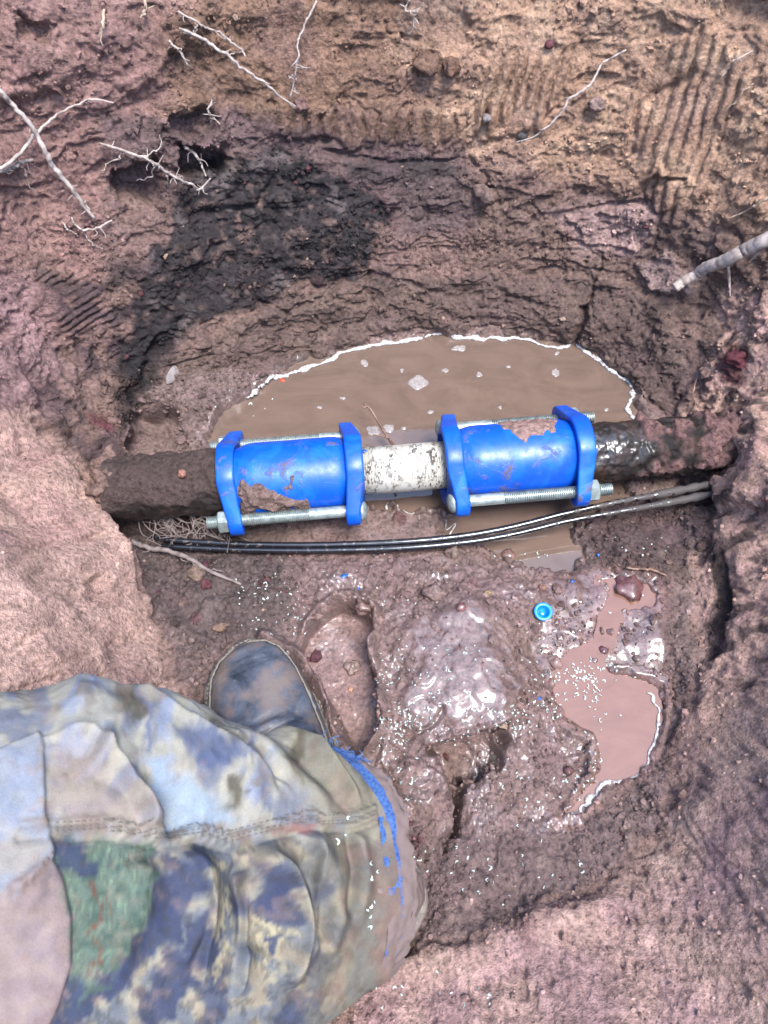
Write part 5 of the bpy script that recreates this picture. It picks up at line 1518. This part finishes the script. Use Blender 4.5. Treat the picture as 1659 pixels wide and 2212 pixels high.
nt.links.new(mixc(nt, ramp(nt, n1.outputs['Fac'], [(.4, 0.0), (.7, 1.0)]), (.15, .13, .12), (.26, .235, .225)), b.inputs['Base Color'])
def scum(px, py, w, h, label, z=ZW, seed=0):
    g = np.random.default_rng(int(px * 3 + py) + seed); n = 40
    th = np.linspace(0, 2 * math.pi, n, endpoint=False)
    r = 1 + sum(g.normal() * .26 / k * np.cos(k * th + g.uniform(0, 6.28)) for k in range(2, 7)); r = np.clip(r, .45, 1.7)
    outer = np.array([P(px + w / 2 * a * math.cos(t), py + h / 2 * a * math.sin(t), z=z + .0003) for a, t in zip(r, th)])
    c0 = outer.mean(0)
    lower = outer.copy(); lower[:, 2] -= .0008
    inn = c0 + (outer - c0) * .8; inn[:, 2] += .0004
    v = np.vstack([lower, outer, inn, c0 + np.array([0, 0, .0004])])
    f = [tuple(q) for q in grid_faces(3, n, True)] + [(2 * n + i, 2 * n + (i + 1) % n, 3 * n) for i in range(n)]
    mb = MB(); mb.add(v, f); return tag(mb.build('foam_patch', m_scum), label, 'foam', 'foam patches on the pool')
for px, py, w, h, lb in ((903,826,42,30,'largest foam patch, ragged, in the middle of the pool'),(992,752,30,13,'flat foam patch near the far shore of the pool'),
    (1035,809,13,11,'oval foam patch right of the largest one'),(962,800,15,9,'small foam patch above and right of the largest one'),(1200,805,16,18,'foam patch in the right part of the pool, near the shore'),
    (1203,763,10,8,'small round foam patch by the crack at the far shore'),(868,800,9,8,'small foam patch above the largest one'),(787,784,16,16,'foam patch by the left end of the far shore line'),
    (840,925,26,16,'foam patch right of the forked twig'),(806,930,28,22,'foam patch just left of the forked twig'),(740,860,14,6,'thin foam streak left of the forked twig'),
    (1098,792,10,6,'small foam patch right of the oval one'),(1310,885,10,7,'small foam patch behind the right bolt end'),(872,925,10,8,'small foam patch between the twig and the right coupling'),
    (930,890,14,8,'faint foam patch behind the right coupling head bolt'),(690,880,12,6,'faint foam streak behind the left coupling'),(1080,880,9,6,'foam speck behind the right coupling sleeve')):
    scum(px, py, w, h, lb)
# ------------------------------------------------------------------ loose crumbs and plastic shavings
g = np.random.default_rng(55)
pr = (SX[_core] > -60) & (SX[_core] < 1720) & (SY[_core] > -60) & (SY[_core] < 2280) & (sdp[_core] < -4) & (sdq[_core] < -3)
cand = _core[pr]
area = (ST[cand] / .7) ** 0 
dens = (.25 + .95 * cz[cand] + .35 * (gley[cand] > .5)) * (1 - .92 * foot_w[cand]) * (1 - .75 * gmask[cand]) * (1 - .55 * left_[cand]) * (1 - .75 * mound[cand]) * ss(-.25, .35, noise3(V[cand], .05, 160) + .12) 
dens[(clr[cand] > .3)] *= .15
NCR = 13000
pick = g.choice(cand, NCR, replace=False, p=dens / dens.sum())
sz = np.exp(g.normal(math.log(.0011), .5, NCR)); sz = np.clip(sz, .0005, .0052)
sz *= 1 - .3 * left_[pick] - .3 * front_[pick]
sc_ = sz[:, None] * g.uniform(.6, 1.2, (NCR, 3))
ang = g.uniform(0, 6.28, NCR); ca_, sa_ = np.cos(ang), np.sin(ang)
lv = I1v[None] * (1 + .30 * g.normal(size=(NCR, len(I1v), 1)).clip(-1.6, 1.6)) * sc_[:, None]
lx = lv[..., 0] * ca_[:, None] - lv[..., 1] * sa_[:, None]; ly = lv[..., 0] * sa_[:, None] + lv[..., 1] * ca_[:, None]
lv = np.stack([lx, ly, lv[..., 2]], -1) + (V[pick] + Nn[pick] * sz[:, None] * .35)[:, None]
ff = I1f[None] + (np.arange(NCR) * len(I1v))[:, None, None]
me = mesh_np('soil_crumbs', lv.reshape(-1, 3), ff.reshape(-1, 3), False)
cc = c[pick] * np.exp(g.normal(.06, .28, NCR))[:, None]
hue = g.random(NCR); cc[hue > .985] = C_(112, 70, 72); cc[hue < .012] = C_(180, 152, 134)
set_col(me, 'col', np.clip(np.repeat(cc, len(I1v), 0), .01, .7)); set_f(me, 'wet', np.repeat(wet[pick] * .8, len(I1v)))
tag(link('soil_crumbs', me, soil), 'loose crumbs of earth scattered over walls and floor', kind='stuff')

m_shav, nt, b = new_mat('pale plastic shavings'); b.inputs['Base Color'].default_value = (.34, .41, .385, 1); b.inputs['Roughness'].default_value = .5
clusters = [(1250,1455,80,24,150),(1270,1490,40,30,80),(1310,1440,40,30,60),(860,1590,34,50,120),(900,1560,60,40,80),(1060,1545,60,26,80),(1110,1560,50,30,70),(1180,1530,60,40,70),
 (1010,1590,60,26,50),(960,1540,80,40,70),(1270,1640,24,60,60),(1240,1700,30,40,40),(1300,1560,40,50,20),(880,1680,30,60,50),(600,1290,70,50,60),(640,1330,40,40,40),(580,1260,60,30,40),(520,1300,40,40,20),
 (560,1345,40,30,20),(720,1240,60,20,20),(860,1440,40,90,50),(1000,1440,80,60,50),(1100,1650,60,60,40),(1150,1720,60,60,40),(1000,1850,60,50,30),(900,1870,20,60,30),(1080,1880,120,60,40),(1250,1880,60,40,14),
 (900,2120,160,40,34),(1000,2150,200,40,26),(1350,1300,60,80,26),(1130,1200,120,20,24),(760,1190,200,14,30),(1180,1380,40,60,30),(830,1520,14,80,50),(930,1480,60,60,60),(1140,1480,40,60,30),(800,1950,40,80,26),(760,1850,80,140,10),
 (520,870,60,40,20),(1360,1180,60,30,26),(640,1420,40,60,16),(880,1300,100,40,20)]
sv, sf = [], []; nv = 0
for cx0, cy0, rx, ry, nn_ in clusters:
    for _ in range(int(nn_ * .4)):
        px, py = g.normal(cx0, rx * .5), g.normal(cy0, ry * .5)
        p, n, k = ground_at(px, py)
        if p[2] < ZW + .001 and sdp[k] > 0: p = P(px, py, z=ZW + .0002); n = np.array([0, 0, 1.])
        elif sdq[k] > 0 and p[2] < ZP: p = P(px, py, z=ZP + .0002); n = np.array([0, 0, 1.])
        kk = None
        if 640 < px < 830 and 1700 < py < 2060:
            p, n = on_leg(px, py)
        t1 = g.normal(size=3); t1 -= n * (t1 @ n); t1 /= np.linalg.norm(t1); t2 = np.cross(n, t1)
        L = g.uniform(.0009, .0027) * (1 if g.random() < .85 else 1.6); w_ = g.uniform(.0006, .0013); cu = g.uniform(-.6, .6) * L; h = g.uniform(.2, .9) * .0008
        for u in (-1, -.33, .33, 1):
            c0 = p + t1 * u * L * .5 + t2 * cu * (u * u - .5) + n * (.0004 + h * (1 - u * u) + g.uniform(0, .0003))
            sv += [c0 + t2 * w_ * .5, c0 - t2 * w_ * .5 + n * .0003]
        sf += [(nv + 2 * i, nv + 2 * i + 1, nv + 2 * i + 3, nv + 2 * i + 2) for i in range(3)]; nv += 8
me = mesh_np('plastic_shavings', np.array(sv), np.array(sf), False)
tag(link('plastic_shavings', me, m_shav), 'pale green white plastic shavings strewn over the wet mud', kind='stuff')
